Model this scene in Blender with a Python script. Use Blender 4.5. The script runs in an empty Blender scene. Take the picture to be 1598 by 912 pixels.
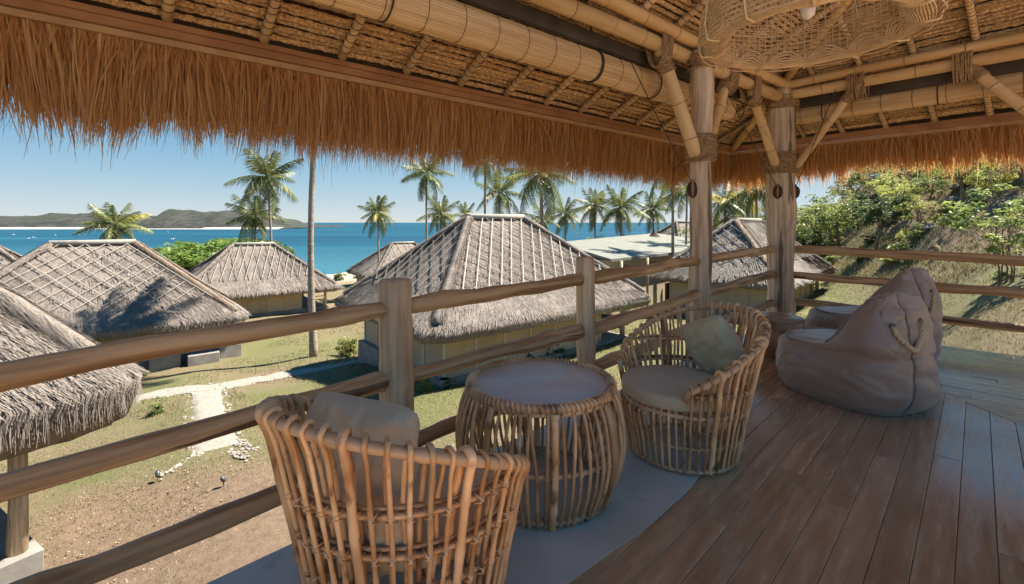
import bpy, math, random
import numpy as np
from mathutils import Vector, Matrix, Euler, Quaternion
from mathutils import noise as mn
random.seed(7); rng = np.random.default_rng(7)
R = math.radians
SC = bpy.context.scene
# ---------------------------------------------------------------- camera, sky, sun
CAMZ = 1.25; F = 732.0; CX = 799.0; HY = 347.0
cam_data = bpy.data.cameras.new('camera'); cam = bpy.data.objects.new('camera', cam_data)
SC.collection.objects.link(cam); SC.camera = cam
cam.location = (0, 0, CAMZ); cam.rotation_euler = (R(90), 0, 0)
cam_data.sensor_width = 36; cam_data.lens = F / 1598 * 36
cam_data.shift_y = -(456 - HY) / 1598
cam_data.clip_start = 0.05; cam_data.clip_end = 12000
SUN_AZ, SUN_EL = 66.0, 56.0
W = bpy.data.worlds.new('World'); SC.world = W; W.use_nodes = True
wn = W.node_tree; bg = wn.nodes['Background']
sky = wn.nodes.new('ShaderNodeTexSky'); sky.sky_type = 'NISHITA'; sky.sun_disc = False
sky.sun_elevation = R(SUN_EL); sky.sun_rotation = R(SUN_AZ)
sky.altitude = 10; sky.air_density = 0.62; sky.dust_density = 0.0; sky.ozone_density = 6.0
# film-like soft shoulder on the physically bright horizon: c / (1 + k c), then a touch more saturation
_m = wn.nodes.new('ShaderNodeVectorMath'); _m.operation = 'MULTIPLY_ADD'; _m.inputs[1].default_value = (.50,) * 3; _m.inputs[2].default_value = (1, 1, 1)
_d = wn.nodes.new('ShaderNodeVectorMath'); _d.operation = 'DIVIDE'; _h = wn.nodes.new('ShaderNodeHueSaturation'); _h.inputs['Saturation'].default_value = 1.6
wn.links.new(sky.outputs[0], _m.inputs[0]); wn.links.new(sky.outputs[0], _d.inputs[0]); wn.links.new(_m.outputs[0], _d.inputs[1]); wn.links.new(_d.outputs[0], _h.inputs['Color'])
wn.links.new(_h.outputs[0], bg.inputs[0]); bg.inputs[1].default_value = 0.068
sun_d = bpy.data.lights.new('sun', 'SUN'); sun_d.energy = 2.0; sun_d.angle = R(0.55); sun_d.color = (1, 0.92, 0.79)
sun = bpy.data.objects.new('sun', sun_d); SC.collection.objects.link(sun)
sd = Vector((math.sin(R(SUN_AZ)) * math.cos(R(SUN_EL)), math.cos(R(SUN_AZ)) * math.cos(R(SUN_EL)), math.sin(R(SUN_EL))))
sun.rotation_euler = sd.to_track_quat('Z', 'Y').to_euler(); sun.location = (30, 10, 40)
vs = SC.view_settings; vs.view_transform = 'Standard'; vs.look = 'None'; vs.exposure = 2.85; vs.gamma = 1
SC.cycles.max_bounces = 10; SC.cycles.diffuse_bounces = 5; SC.cycles.glossy_bounces = 4
SC.cycles.transmission_bounces = 4; SC.cycles.transparent_max_bounces = 8
SC.cycles.sample_clamp_indirect = 6; SC.cycles.caustics_reflective = False; SC.cycles.caustics_refractive = False

# ---------------------------------------------------------------- materials
def V3(c): return (c[0], c[1], c[2], 1)
def M(name, c1, c2, scale=6, rough=0.75, bump=0.0, bscale=None, stretch=(1, 1, 1), rand=0.0, trans=0.0,
      var=None, detail=5, spots=None, sheen=0, lo=.35, hi=.65, rvar=0.0, c3=None, coat=0):
    m = bpy.data.materials.new(name); m.use_nodes = True; nt = m.node_tree; N = nt.nodes; L = nt.links
    b = N['Principled BSDF']
    tc = N.new('ShaderNodeTexCoord'); mp = N.new('ShaderNodeMapping'); mp.inputs['Scale'].default_value = stretch
    L.new(tc.outputs['Object'], mp.inputs[0])
    vec = mp.outputs[0]
    if rand:
        oi = N.new('ShaderNodeObjectInfo')
        ad = N.new('ShaderNodeVectorMath'); ad.operation = 'ADD'; sc_ = N.new('ShaderNodeVectorMath'); sc_.operation = 'SCALE'
        cb = N.new('ShaderNodeCombineXYZ'); L.new(oi.outputs['Random'], cb.inputs[0]); L.new(oi.outputs['Random'], cb.inputs[1]); L.new(oi.outputs['Random'], cb.inputs[2])
        L.new(cb.outputs[0], sc_.inputs[0]); sc_.inputs['Scale'].default_value = 40
        L.new(vec, ad.inputs[0]); L.new(sc_.outputs[0], ad.inputs[1]); vec = ad.outputs[0]
    n = N.new('ShaderNodeTexNoise'); n.inputs['Scale'].default_value = scale; n.inputs['Detail'].default_value = detail
    L.new(vec, n.inputs['Vector'])
    r = N.new('ShaderNodeValToRGB'); L.new(n.outputs[0], r.inputs[0])
    r.color_ramp.elements[0].position = lo; r.color_ramp.elements[0].color = V3(c1)
    r.color_ramp.elements[1].position = hi; r.color_ramp.elements[1].color = V3(c2)
    col = r.outputs[0]
    def mix(a, bb, fac, mode='MIX'):
        x = N.new('ShaderNodeMix'); x.data_type = 'RGBA'; x.blend_type = mode
        if isinstance(a, tuple): x.inputs[6].default_value = V3(a)
        else: L.new(a, x.inputs[6])
        if isinstance(bb, tuple): x.inputs[7].default_value = V3(bb)
        else: L.new(bb, x.inputs[7])
        if isinstance(fac, float): x.inputs[0].default_value = fac
        else: L.new(fac, x.inputs[0])
        return x.outputs[2]
    if var is not None:      # per strand colour from a colour attribute
        at_ = N.new('ShaderNodeAttribute'); at_.attribute_name = 'var'
        rr = N.new('ShaderNodeValToRGB'); L.new(at_.outputs['Fac'], rr.inputs[0])
        els = rr.color_ramp.elements; els[0].color = V3(var[0]); els[1].color = V3(var[-1])
        for i, c in enumerate(var[1:-1]):
            e = els.new((i + 1) / (len(var) - 1)); e.color = V3(c)
        col = mix(col, rr.outputs[0], 0.75)
    if spots:                # (colour, scale, threshold)
        n2 = N.new('ShaderNodeTexNoise'); n2.inputs['Scale'].default_value = spots[1]; n2.inputs['Detail'].default_value = 4
        L.new(vec, n2.inputs['Vector'])
        r2 = N.new('ShaderNodeValToRGB'); L.new(n2.outputs[0], r2.inputs[0])
        r2.color_ramp.elements[0].position = spots[2]; r2.color_ramp.elements[0].color = (0, 0, 0, 1)
        r2.color_ramp.elements[1].position = spots[2] + (spots[3] if len(spots) > 3 else .1); r2.color_ramp.elements[1].color = (.85, .85, .85, 1)
        col = mix(col, tuple(spots[0]), r2.outputs[0])
    if rand:
        mr = N.new('ShaderNodeMapRange'); L.new(oi.outputs['Random'], mr.inputs[0])
        mr.inputs[3].default_value = 1 - rand; mr.inputs[4].default_value = 1 + rand
        sc2 = N.new('ShaderNodeVectorMath'); sc2.operation = 'SCALE'; L.new(col, sc2.inputs[0]); L.new(mr.outputs[0], sc2.inputs['Scale'])
        col = sc2.outputs[0]
    L.new(col, b.inputs['Base Color']); b.inputs['Roughness'].default_value = rough
    if rvar:
        mr = N.new('ShaderNodeMapRange'); L.new(n.outputs[0], mr.inputs[0])
        mr.inputs[1].default_value = .3; mr.inputs[2].default_value = .7
        mr.inputs[3].default_value = max(.03, rough - rvar); mr.inputs[4].default_value = rough + rvar
        L.new(mr.outputs[0], b.inputs['Roughness'])
    if sheen: b.inputs['Sheen Weight'].default_value = sheen
    if coat: b.inputs['Coat Weight'].default_value = coat; b.inputs['Coat Roughness'].default_value = .14
    if bump:
        nb = N.new('ShaderNodeTexNoise'); nb.inputs['Scale'].default_value = bscale or scale * 3; nb.inputs['Detail'].default_value = 4
        L.new(vec, nb.inputs['Vector'])
        bp = N.new('ShaderNodeBump'); bp.inputs['Strength'].default_value = 1; bp.inputs['Distance'].default_value = bump
        L.new(nb.outputs[0], bp.inputs['Height']); L.new(bp.outputs[0], b.inputs['Normal'])
    if trans:
        t = N.new('ShaderNodeBsdfTranslucent'); L.new(col, t.inputs[0]); mx = N.new('ShaderNodeMixShader'); mx.inputs[0].default_value = trans
        out = N['Material Output']; L.new(b.outputs[0], mx.inputs[1]); L.new(t.outputs[0], mx.inputs[2]); L.new(mx.outputs[0], out.inputs[0])
    return m

MT = {}
MT['plank'] = M('deck_wood', (.44, .25, .135), (.60, .375, .22), 3, .20, .0012, 26, (1, 9, 1), rand=.16, rvar=.14, spots=((.30, .17, .09), 5, .68), coat=.5)
MT['concrete'] = M('polished_concrete', (.50, .455, .39), (.66, .61, .54), 1.6, .36, .0006, 30, rvar=.12, detail=9, spots=((.44, .40, .34), 6, .62))
MT['log'] = M('peeled_log', (.42, .27, .15), (.70, .52, .33), 26, .6, .004, 60, (1, 1, .06), rand=.1, spots=((.14, .075, .04), 12, .60, .04))
MT['greylog'] = M('weathered_log', (.40, .28, .18), (.74, .58, .41), 22, .65, .006, 50, (1, 1, .07), rand=.08, spots=((.10, .06, .035), 11, .585, .04))
MT['rail'] = M('rail_wood', (.34, .185, .08), (.66, .42, .215), 24, .5, .005, 60, (.06, 1, 1), rand=.12, spots=((.09, .045, .022), 11, .60, .03), lo=.38, hi=.6)
MT['bamboo'] = M('bamboo', (.56, .35, .155), (.76, .53, .27), 5, .42, .0015, 30, (.3, 1, 1), rand=.12, spots=((.24, .13, .05), 6, .68))
MT['bamboo_node'] = M('bamboo_node', (.24, .14, .06), (.36, .22, .10), 12, .6)
MT['rafter'] = M('rafter_wood', (.52, .34, .18), (.7, .49, .28), 10, .6, .002, 30, rand=.12)
MT['cord'] = M('dark_cord', (.035, .022, .014), (.07, .045, .03), 30, .8)
MT['lash'] = M('fibre_lashing', (.22, .125, .06), (.42, .27, .14), 30, .8, .002, 80, rand=.1)
MT['fascia'] = M('fascia_wood', (.30, .145, .07), (.42, .22, .115), 6, .6, .001, 40, (.2, 1, 1))
MT['fasciatrim'] = M('fascia_trim', (.42, .25, .13), (.52, .33, .18), 8, .6)
MT['roll'] = M('thatch_roll', (.26, .14, .06), (.80, .56, .30), 55, .85, .008, 110, rand=.25, lo=.3, hi=.7)
MT['fringe'] = M('fringe_thatch', (.40, .2, .08), (.50, .27, .11), 4, .6, trans=.45, var=[(.30, .12, .04), (.68, .34, .12), (.82, .50, .20), (.92, .70, .38)])
MT['slab'] = M('roof_slab', (.05, .03, .018), (.09, .055, .035), 6, .9)
MT['blind'] = M('bamboo_blind', (.55, .35, .17), (.76, .54, .30), 40, .5, .0008, 60, (.03, 1, 1), rand=.05)
MT['darkcanvas'] = M('dark_canvas', (.055, .045, .035), (.09, .075, .06), 5, .8)
MT['rattan'] = M('rattan_cane', (.46, .23, .09), (.80, .54, .30), 8, .36, .0008, 60, (1, 1, .6), rand=.32, spots=((.15, .06, .022), 13, .585), coat=.25)
MT['rattanpale'] = M('pale_rattan', (.52, .33, .18), (.66, .45, .27), 8, .4, .0008, 60, rand=.1, spots=((.3, .15, .07), 9, .68), coat=.2)
MT['bind'] = M('cane_binding', (.52, .32, .17), (.80, .58, .36), 14, .45)
MT['cushion'] = M('khaki_fabric', (.52, .46, .32), (.58, .52, .38), 3, .85, .0004, 400, sheen=.2)
MT['pillow'] = M('sage_fabric', (.44, .42, .28), (.50, .48, .33), 3, .85, .0004, 400, sheen=.2)
MT['pillowtan'] = M('tan_fabric', (.54, .44, .29), (.62, .52, .36), 3, .85, .0004, 400, sheen=.2)
MT['beanbag'] = M('brown_satin', (.30, .215, .165), (.37, .275, .22), 2, .34, .004, 7, sheen=.3)
MT['stitch'] = M('stitch_thread', (.4, .3, .22), (.5, .38, .28), 20, .8)
MT['rope'] = M('manila_rope', (.48, .36, .2), (.62, .48, .3), 60, .85, .001, 200)
MT['tabletop'] = M('table_top', (.60, .57, .53), (.68, .65, .61), 3, .4, .0003, 30, (1, 4, 1), rvar=.06)
MT['stump'] = M('driftwood', (.25, .13, .065), (.52, .34, .2), 6, .5, .006, 12, spots=((.06, .03, .015), 5, .6))
MT['stumptop'] = M('polished_wood', (.3, .2, .13), (.42, .3, .2), 8, .22, .0005, 30)
MT['lamp'] = M('lamp_rattan', (.70, .52, .31), (.84, .67, .44), 20, .5, trans=.2)
MT['glass'] = M('bulb_glass', (.8, .8, .78), (.85, .85, .83), 3, .1)
MT['metal'] = M('dark_metal', (.04, .045, .05), (.09, .1, .1), 10, .4)
THV = [(.11, .088, .072), (.18, .15, .128), (.235, .20, .175), (.31, .27, .24)]
MT['thatch'] = M('weathered_thatch', (.155, .128, .108), (.25, .215, .188), 9, .9, .02, 26, spots=((.14, .11, .09), 2.2, .64))
MT['thstrand'] = M('thatch_strands', (.20, .165, .14), (.28, .24, .205), 3, .85, var=THV)
MT['thtuft'] = M('brown_thatch', (.2, .14, .09), (.34, .25, .18), 5, .85, var=[(.11, .07, .045), (.26, .18, .12), (.42, .33, .25)])
MT['lath'] = M('pale_lath', (.27, .24, .205), (.36, .325, .28), 10, .7, rand=.12)
MT['darklath'] = M('dark_lath', (.09, .075, .06), (.18, .15, .125), 10, .8, rand=.2)
MT['ridge'] = M('ridge_board', (.34, .31, .275), (.46, .42, .37), 4, .7, rand=.05)
MT['wall'] = M('cream_plaster', (.42, .345, .245), (.50, .415, .305), 1.5, .85, .001, 30)
MT['wallwhite'] = M('pale_plaster', (.55, .50, .42), (.66, .61, .53), 1.5, .85)
MT['plinth'] = M('plinth_concrete', (.22, .205, .185), (.31, .29, .265), 2, .85, .003, 12)
MT['brownwood'] = M('brown_timber', (.14, .075, .04), (.26, .15, .085), 5, .6, .001, 20, (.3, 1, 1), rand=.15)
MT['paneglass'] = M('window_pane', (.05, .09, .12), (.08, .13, .17), 1, .08)
MT['flatroof'] = M('pale_green_roof', (.15, .155, .13), (.19, .195, .165), 1.2, .7, .002, 8)
MT['palmtrunk'] = M('palm_trunk', (.22, .17, .135), (.38, .31, .25), 4, .85, .01, 10, (1, 1, 3), rand=.1)
MT['frond'] = M('palm_frond', (.09, .125, .035), (.24, .25, .085), 1.2, .45, trans=.3, rand=.35)
MT['yfrond'] = M('yellow_frond', (.22, .24, .04), (.46, .38, .08), 1.5, .5, trans=.3, rand=.3)
MT['bark'] = M('tree_bark', (.13, .09, .065), (.27, .2, .15), 5, .85, .01, 12)
def leafm(n, a, b): return M(n, tuple(min(.5, q * 1.3) for q in a), tuple(min(.5, q * 1.3) for q in b), 1.1, .5, trans=.46, rand=.2, lo=.38, hi=.62)
MT['leafA'] = leafm('olive_leaves', (.10, .14, .04), (.27, .30, .10))
MT['leafB'] = leafm('dark_leaves', (.05, .08, .035), (.13, .165, .07))
MT['leafC'] = leafm('yellow_green_leaves', (.20, .23, .06), (.38, .40, .13))
MT['leafD'] = leafm('dry_brown_leaves', (.20, .165, .09), (.36, .32, .18))
MT['leafE'] = leafm('rich_green_leaves', (.075, .13, .03), (.19, .26, .06))
MT['coral'] = M('coral_gravel', (.23, .205, .17), (.35, .32, .275), 9, .9, .02, 30, spots=((.27, .225, .16), 5, .58))
MT['stone'] = M('pale_stone', (.24, .215, .185), (.40, .375, .335), 4, .9, .01, 20, rand=.15)
MT['rock'] = M('hill_rock', (.14, .11, .09), (.30, .24, .2), 3, .9, .03, 8)
MT['blade'] = M('grass_blades', (.3, .26, .12), (.36, .3, .16), .35, .7, trans=.25, var=[(.055, .09, .02), (.13, .14, .045), (.25, .195, .10), (.33, .26, .15)])
MT['white'] = M('white_paint', (.75, .75, .73), (.8, .8, .78), 3, .5)
MT['straw'] = M('thin_straw', (.3, .2, .1), (.4, .3, .16), 8, .8)

# terrain
def terrain_mat():
    m = bpy.data.materials.new('dry_lawn'); m.use_nodes = True; nt = m.node_tree; N = nt.nodes; L = nt.links
    b = N['Principled BSDF']; b.inputs['Roughness'].default_value = .95
    tc = N.new('ShaderNodeTexCoord')
    def noise(s, d=6, rr=.6):
        n = N.new('ShaderNodeTexNoise'); n.inputs['Scale'].default_value = s; n.inputs['Detail'].default_value = d; n.inputs['Roughness'].default_value = rr
        L.new(tc.outputs['Object'], n.inputs['Vector']); return n.outputs[0]
    def ramp(f, p0, c0, p1, c1):
        r = N.new('ShaderNodeValToRGB'); L.new(f, r.inputs[0]); e = r.color_ramp.elements
        e[0].position = p0; e[0].color = V3(c0); e[1].position = p1; e[1].color = V3(c1); return r.outputs[0]
    def mix(a, c, f):
        x = N.new('ShaderNodeMix'); x.data_type = 'RGBA'; L.new(a, x.inputs[6]); L.new(c, x.inputs[7]); L.new(f, x.inputs[0]); return x.outputs[2]
    def math_(op, a, c):
        x = N.new('ShaderNodeMath'); x.operation = op; x.use_clamp = True
        for i, q in enumerate((a, c)):
            if isinstance(q, float): x.inputs[i].default_value = q
            else: L.new(q, x.inputs[i])
        return x.outputs[0]
    at_ = N.new('ShaderNodeAttribute'); at_.attribute_name = 'zone'; sp = N.new('ShaderNodeSeparateColor'); L.new(at_.outputs['Color'], sp.inputs[0])
    fine = noise(14, 8, .75); mid = noise(1.6, 7, .65); big = noise(.35, 5)
    dry = ramp(fine, .3, (.12, .087, .047), .7, (.27, .205, .122))
    green = ramp(fine, .3, (.055, .08, .018), .7, (.165, .175, .05))
    dirt = ramp(noise(6, 8, .7), .3, (.135, .088, .057), .7, (.255, .178, .118))
    sand = ramp(noise(2), .3, (.34, .29, .215), .7, (.43, .38, .30))
    g = math_('ADD', math_('MULTIPLY', ramp(mid, .42, (0, 0, 0), .62, (1, 1, 1)), .45), sp.outputs[0])
    g = math_('SUBTRACT', g, math_('MULTIPLY', ramp(big, .4, (0, 0, 0), .6, (1, 1, 1)), .3))
    c = mix(dry, green, math_('MULTIPLY', g, ramp(noise(5, 8, .75), .3, (.5, .5, .5), .6, (1, 1, 1))))
    d = math_('MULTIPLY', sp.outputs[1], ramp(mid, .25, (.55, .55, .55), .5, (1, 1, 1)))
    c = mix(c, dirt, d); c = mix(c, sand, sp.outputs[2])
    L.new(c, b.inputs['Base Color'])
    bp = N.new('ShaderNodeBump'); bp.inputs['Distance'].default_value = .05; L.new(noise(18, 8, .8), bp.inputs['Height']); L.new(bp.outputs[0], b.inputs['Normal'])
    return m

# ---------------------------------------------------------------- helpers
COL = SC.collection
def tag(o, label=None, cat=None, group=None, kind=None):
    if label: o['label'] = label
    if cat: o['category'] = cat
    if group: o['group'] = group
    if kind: o['kind'] = kind
    return o
def thing(name, label, cat, loc=(0, 0, 0), group=None):
    o = bpy.data.objects.new(name, None); COL.objects.link(o); o.location = loc; o.empty_display_size = .2
    return tag(o, label, cat, group)
def place(name, me, parent=None, loc=None, rot=None, scale=None, mat=None):
    o = bpy.data.objects.new(name, me); COL.objects.link(o)
    if parent is not None:
        o.parent = parent
        if parent.parent is None: o.matrix_parent_inverse = parent.matrix_basis.inverted() if any(abs(v) > 1e-9 for v in parent.location) else Matrix()
    if loc is not None: o.location = loc
    if rot is not None: o.rotation_euler = rot
    if scale is not None: o.scale = scale
    if mat: me.materials.append(mat)
    return o
def kids(o): return [c for c in CH.get(o.name, [])]
def copy_tree(o, parent=None):
    c = o.copy(); COL.objects.link(c); c.parent = parent
    for ch in list(o.children): copy_tree(ch, c)
    return c
def mesh(name, v, f, mat=None, smooth=True, var=None):
    me = bpy.data.meshes.new(name); me.from_pydata([tuple(p) for p in v], [], [tuple(q) for q in f]); 
    if smooth: me.polygons.foreach_set('use_smooth', [True] * len(me.polygons))
    if mat: me.materials.append(mat)
    return me
def npmesh(name, v, q, mat=None, smooth=False, var=None):      # v (n,3), q (m,4) quads ; var per-vertex float
    me = bpy.data.meshes.new(name); v = np.asarray(v, np.float32); q = np.asarray(q, np.int32)
    me.vertices.add(len(v)); me.vertices.foreach_set('co', v.ravel())
    me.loops.add(q.size); me.loops.foreach_set('vertex_index', q.ravel())
    me.polygons.add(len(q)); me.polygons.foreach_set('loop_start', np.arange(0, q.size, q.shape[1], dtype=np.int32))
    me.polygons.foreach_set('loop_total', np.full(len(q), q.shape[1], np.int32))
    me.polygons.foreach_set('use_smooth', np.full(len(q), smooth))
    if var is not None:
        a = me.color_attributes.new('var', 'FLOAT_COLOR', 'POINT')
        c = np.ones((len(v), 4), np.float32); c[:, :3] = np.asarray(var, np.float32)[:, None]
        a.data.foreach_set('color', c.ravel())
    me.update(calc_edges=True); me.validate()
    if mat: me.materials.append(mat)
    return me
class MB:
    def __init__(s): s.v = []; s.f = []
    def add(s, v, f):
        n = len(s.v); s.v += [tuple(p) for p in v]; s.f += [tuple(i + n for i in q) for q in f]; return s
    def box(s, c, size, rz=0, rot=None):
        h = Vector(size) / 2; m = rot or Matrix.Rotation(rz, 3, 'Z'); c = Vector(c)
        v = [c + m @ Vector((x * h.x, y * h.y, z * h.z)) for x in (-1, 1) for y in (-1, 1) for z in (-1, 1)]
        return s.add(v, [(0, 1, 3, 2), (4, 6, 7, 5), (0, 4, 5, 1), (2, 3, 7, 6), (0, 2, 6, 4), (1, 5, 7, 3)])
    def bevbox(s, c, size, b=.01, rot=None):       # box with bevelled upper and lower rims (24 verts as stacked rings)
        hx, hy, hz = [q / 2 for q in size]; m = rot or Matrix(); m = m.to_3x3() if len(m) == 4 else m; c = Vector(c)
        rings = []
        for z, i in ((-hz, b), (-hz + b, 0), (hz - b, 0), (hz, b)):
            x, y = hx - i, hy - i; k = b * .6
            rings.append([(-x + k, -y, z), (x - k, -y, z), (x, -y + k, z), (x, y - k, z), (x - k, y, z), (-x + k, y, z), (-x, y - k, z), (-x, -y + k, z)])
        v = [c + m @ Vector(p) for r in rings for p in r]; f = []
        for i in range(3):
            for j in range(8): f.append((i * 8 + j, i * 8 + (j + 1) % 8, i * 8 + 8 + (j + 1) % 8, i * 8 + 8 + j))
        f.append(tuple(range(7, -1, -1))); f.append(tuple(range(24, 32)))
        return s.add(v, f)
    def tube(s, pts, r, n=8, cap=True, closed=False, up=None):
        pts = [Vector(p) for p in pts]; k = len(pts); rr = r if hasattr(r, '__len__') else [r] * k
        vs_ = []; prev = None
        for i, p in enumerate(pts):
            if closed: t = pts[(i + 1) % k] - pts[i - 1]
            else: t = pts[min(i + 1, k - 1)] - pts[max(i - 1, 0)]
            if t.length < 1e-9: t = Vector((0, 0, 1))
            t.normalize()
            if prev is None:
                a = Vector((0, 0, 1)) if abs(t.z) < .9 else Vector((1, 0, 0)); u = t.cross(a).normalized()
            else:
                u = (prev - t * prev.dot(t)); u = u.normalized() if u.length > 1e-6 else t.orthogonal().normalized()
            prev = u; w = t.cross(u)
            for j in range(n):
                a = 2 * math.pi * j / n; vs_.append(p + (u * math.cos(a) + w * math.sin(a)) * rr[i])
        f = []
        m_ = k if closed else k - 1
        for i in range(m_):
            for j in range(n):
                a = i * n; b = ((i + 1) % k) * n
                f.append((a + j, a + (j + 1) % n, b + (j + 1) % n, b + j))
        if cap and not closed: f.append(tuple(range(n - 1, -1, -1))); f.append(tuple(range((k - 1) * n, k * n)))
        return s.add(vs_, f)
    def ring(s, c, axis, r, rt, n=20, m=5, r2=None):      # torus about axis
        axis = Vector(axis).normalized(); u = axis.orthogonal().normalized()
        if r2 is not None:
            u = (Vector((0, 0, 1)) - axis * axis.z).normalized()
        w = axis.cross(u); c = Vector(c); r2_ = r2 or r
        return s.tube([c + u * math.cos(2 * math.pi * i / n) * (r2_) + w * math.sin(2 * math.pi * i / n) * r for i in range(n)], rt, m, closed=True)
    def me(s, name, mat=None, smooth=True): return mesh(name, s.v, s.f, mat, smooth)
    def build(s, name, mat, parent=None, smooth=True): return place(name, s.me(name, mat, smooth), parent)
def px(x, y, Y): return Vector(((x - CX) / F * Y, Y, CAMZ - (y - HY) / F * Y))
def sstep(a, b, x):
    t = np.clip((x - a) / (b - a), 0, 1); return t * t * (3 - 2 * t)
UP = Vector((0, 0, 1))

# ---------------------------------------------------------------- terrain, sea, far land
GT = [-50, 17, 28, 33, 56, 73, 112, 126, 400]; GZ = [-5.5, -5.5, -6.6, -6.8, -7.6, -8.2, -9.2, -10.2, -14]
def Hn(x, y):
    x = np.asarray(x, float); y = np.asarray(y, float)
    t = y - .9 * x
    z = np.interp(t, GT, GZ)
    yy = np.maximum(y, .5)
    r1 = x / (yy + 1); r = x / yy
    z = z + 3.3 * sstep(.62, 1.05, r1) * sstep(-6, 2, y)
    q = x - .42 * yy - 9.5
    sp = np.log1p(np.exp(np.clip(q, -30, 30))) 
    z = z + np.minimum(.35 * sp, 15 + .02 * sp) + 4 * sstep(20, 58, yy) * sstep(.52, .85, r)
    z = z + .10 * np.sin(x * .31 + 1) * np.sin(y * .27) + .05 * np.sin(x * .9 + y * .7) + sstep(1, 8, q) * (.7 * np.sin(x * .5 + y * .23) + .35 * np.sin(y * .6 - x * .33))
    return z + CAMZ
def H(x, y): return float(Hn(x, y))
def at(x, y):        # pixel of the photograph -> point on the terrain
    dx = (x - CX) / F; dz = -(y - HY) / F; Y = 3.0
    while Y < 300:
        if CAMZ + dz * Y < H(dx * Y, Y): break
        Y *= 1.004
    return Vector((dx * Y, Y, H(dx * Y, Y)))
def on(x, Y): X = (x - CX) / F * Y; return Vector((X, Y, H(X, Y)))
def spaced(lo, hi, n, c, p):
    t = np.linspace(-1, 1, n); s = np.sign(t) * np.abs(t) ** p
    return np.where(s < 0, c + s * (c - lo), c + s * (hi - c))
gx = spaced(-150, 170, 330, -1, 2.0); gy = spaced(-25, 190, 330, 7, 1.9)
GX, GY = np.meshgrid(gx, gy); GZZ = Hn(GX, GY)
hf = np.vectorize(lambda a, b: mn.noise(Vector((a * 1.3, b * 1.3, 3.3))) * .05 + mn.noise(Vector((a * .35, b * .35, 9))) * .10)
near = (np.abs(GX) < 45) & (GY < 60) & (GY > -5)
tmp = np.zeros_like(GX); tmp[near] = hf(GX[near], GY[near]); GZZ = GZZ + tmp
nx, ny = len(gx), len(gy)
v = np.stack([GX.ravel(), GY.ravel(), GZZ.ravel()], 1)
ii = np.arange(nx * ny).reshape(ny, nx)
q = np.stack([ii[:-1, :-1].ravel(), ii[:-1, 1:].ravel(), ii[1:, 1:].ravel(), ii[1:, :-1].ravel()], 1)
me = npmesh('ground', v, q, terrain_mat(), True)
zone = np.ones((len(v), 4), np.float32); X, Y_ = v[:, 0], v[:, 1]
def blob(cx, cy, r, a=1): return a * np.exp(-(((X - cx) / r) ** 2 + ((Y_ - cy) / r) ** 2))
tt = Y_ - .9 * X; qq = X - .42 * np.maximum(Y_, .5) - 9.5
green = .18 + blob(-6.5, 16.5, 2.2, .5) + blob(-9.2, 13.5, 1.5, .5) + blob(-4, 11, 1.5, .35) + blob(-4.8, 13.5, 2.3, .6) + blob(-7, 10.5, 1.6, .6) + blob(-9, 26, 4, .45) + blob(6, 20, 5, .7) + blob(13, 22, 6, .6) + blob(22, 28, 9, .55) + blob(-3, 17, 3, .35) + blob(-14, 17, 3, .5) + blob(16, 16, 6, .3)
dirt = blob(-4.6, 8.0, 2.2, 1.1) + blob(-6.5, 8.2, 1.8, .8) + blob(-2.5, 6, 2.5, .5) + blob(-10.2, 20.5, 1.8, .8) + blob(1, 9, 3, .35) + blob(9, 8, 4, .5)
dirt = dirt + sstep(2.5, 8, qq) * .6 + blob(30, 31, 4, .5); green = green + sstep(-6, 0, qq) * .22
sand = sstep(84, 98, tt) * (qq < 0)
for (x_, y_, r__, a__) in ((430, 545, 2.6, .8), (385, 540, 1.8, .7), (455, 565, 1.2, .5), (430, 620, 1.3, .6), (540, 600, 1.8, .7), (250, 690, 1.1, .8), (190, 725, 1.0, .8), (260, 600, 1.0, .7), (300, 640, .8, .4), (1000, 490, 2.5, .8), (980, 520, 2, .6), (1060, 475, 3, .8), (1290, 460, 4, .6), (1340, 445, 4, .6), (650, 640, 1.2, .5), (720, 615, 1.2, .6), (1400, 425, 5, .45), (1500, 440, 3, .4), (500, 640, 1.2, .4)):
    p_ = at(x_, y_); green = green + blob(p_.x, p_.y, r__, a__)
for (x_, y_, r__, a__) in ((335, 545, .9, .9), (345, 575, .6, .5), (250, 800, 1.2, .9), (330, 840, 1.0, .8), (150, 790, .8, .9), (400, 740, .8, .5), (270, 665, .6, .5), (1560, 390, 3, .7), (1520, 360, 4, .8), (1560, 480, 2.5, .5)):
    p_ = at(x_, y_); dirt = dirt + blob(p_.x, p_.y, r__, a__)
zone[:, 0] = np.clip(green - sand, 0, 1); zone[:, 1] = np.clip(dirt, 0, 1); zone[:, 2] = np.clip(sand, 0, 1)
a = me.color_attributes.new('zone', 'FLOAT_COLOR', 'POINT'); a.data.foreach_set('color', zone.ravel())
tag(place('ground', me), kind='structure')

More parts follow.
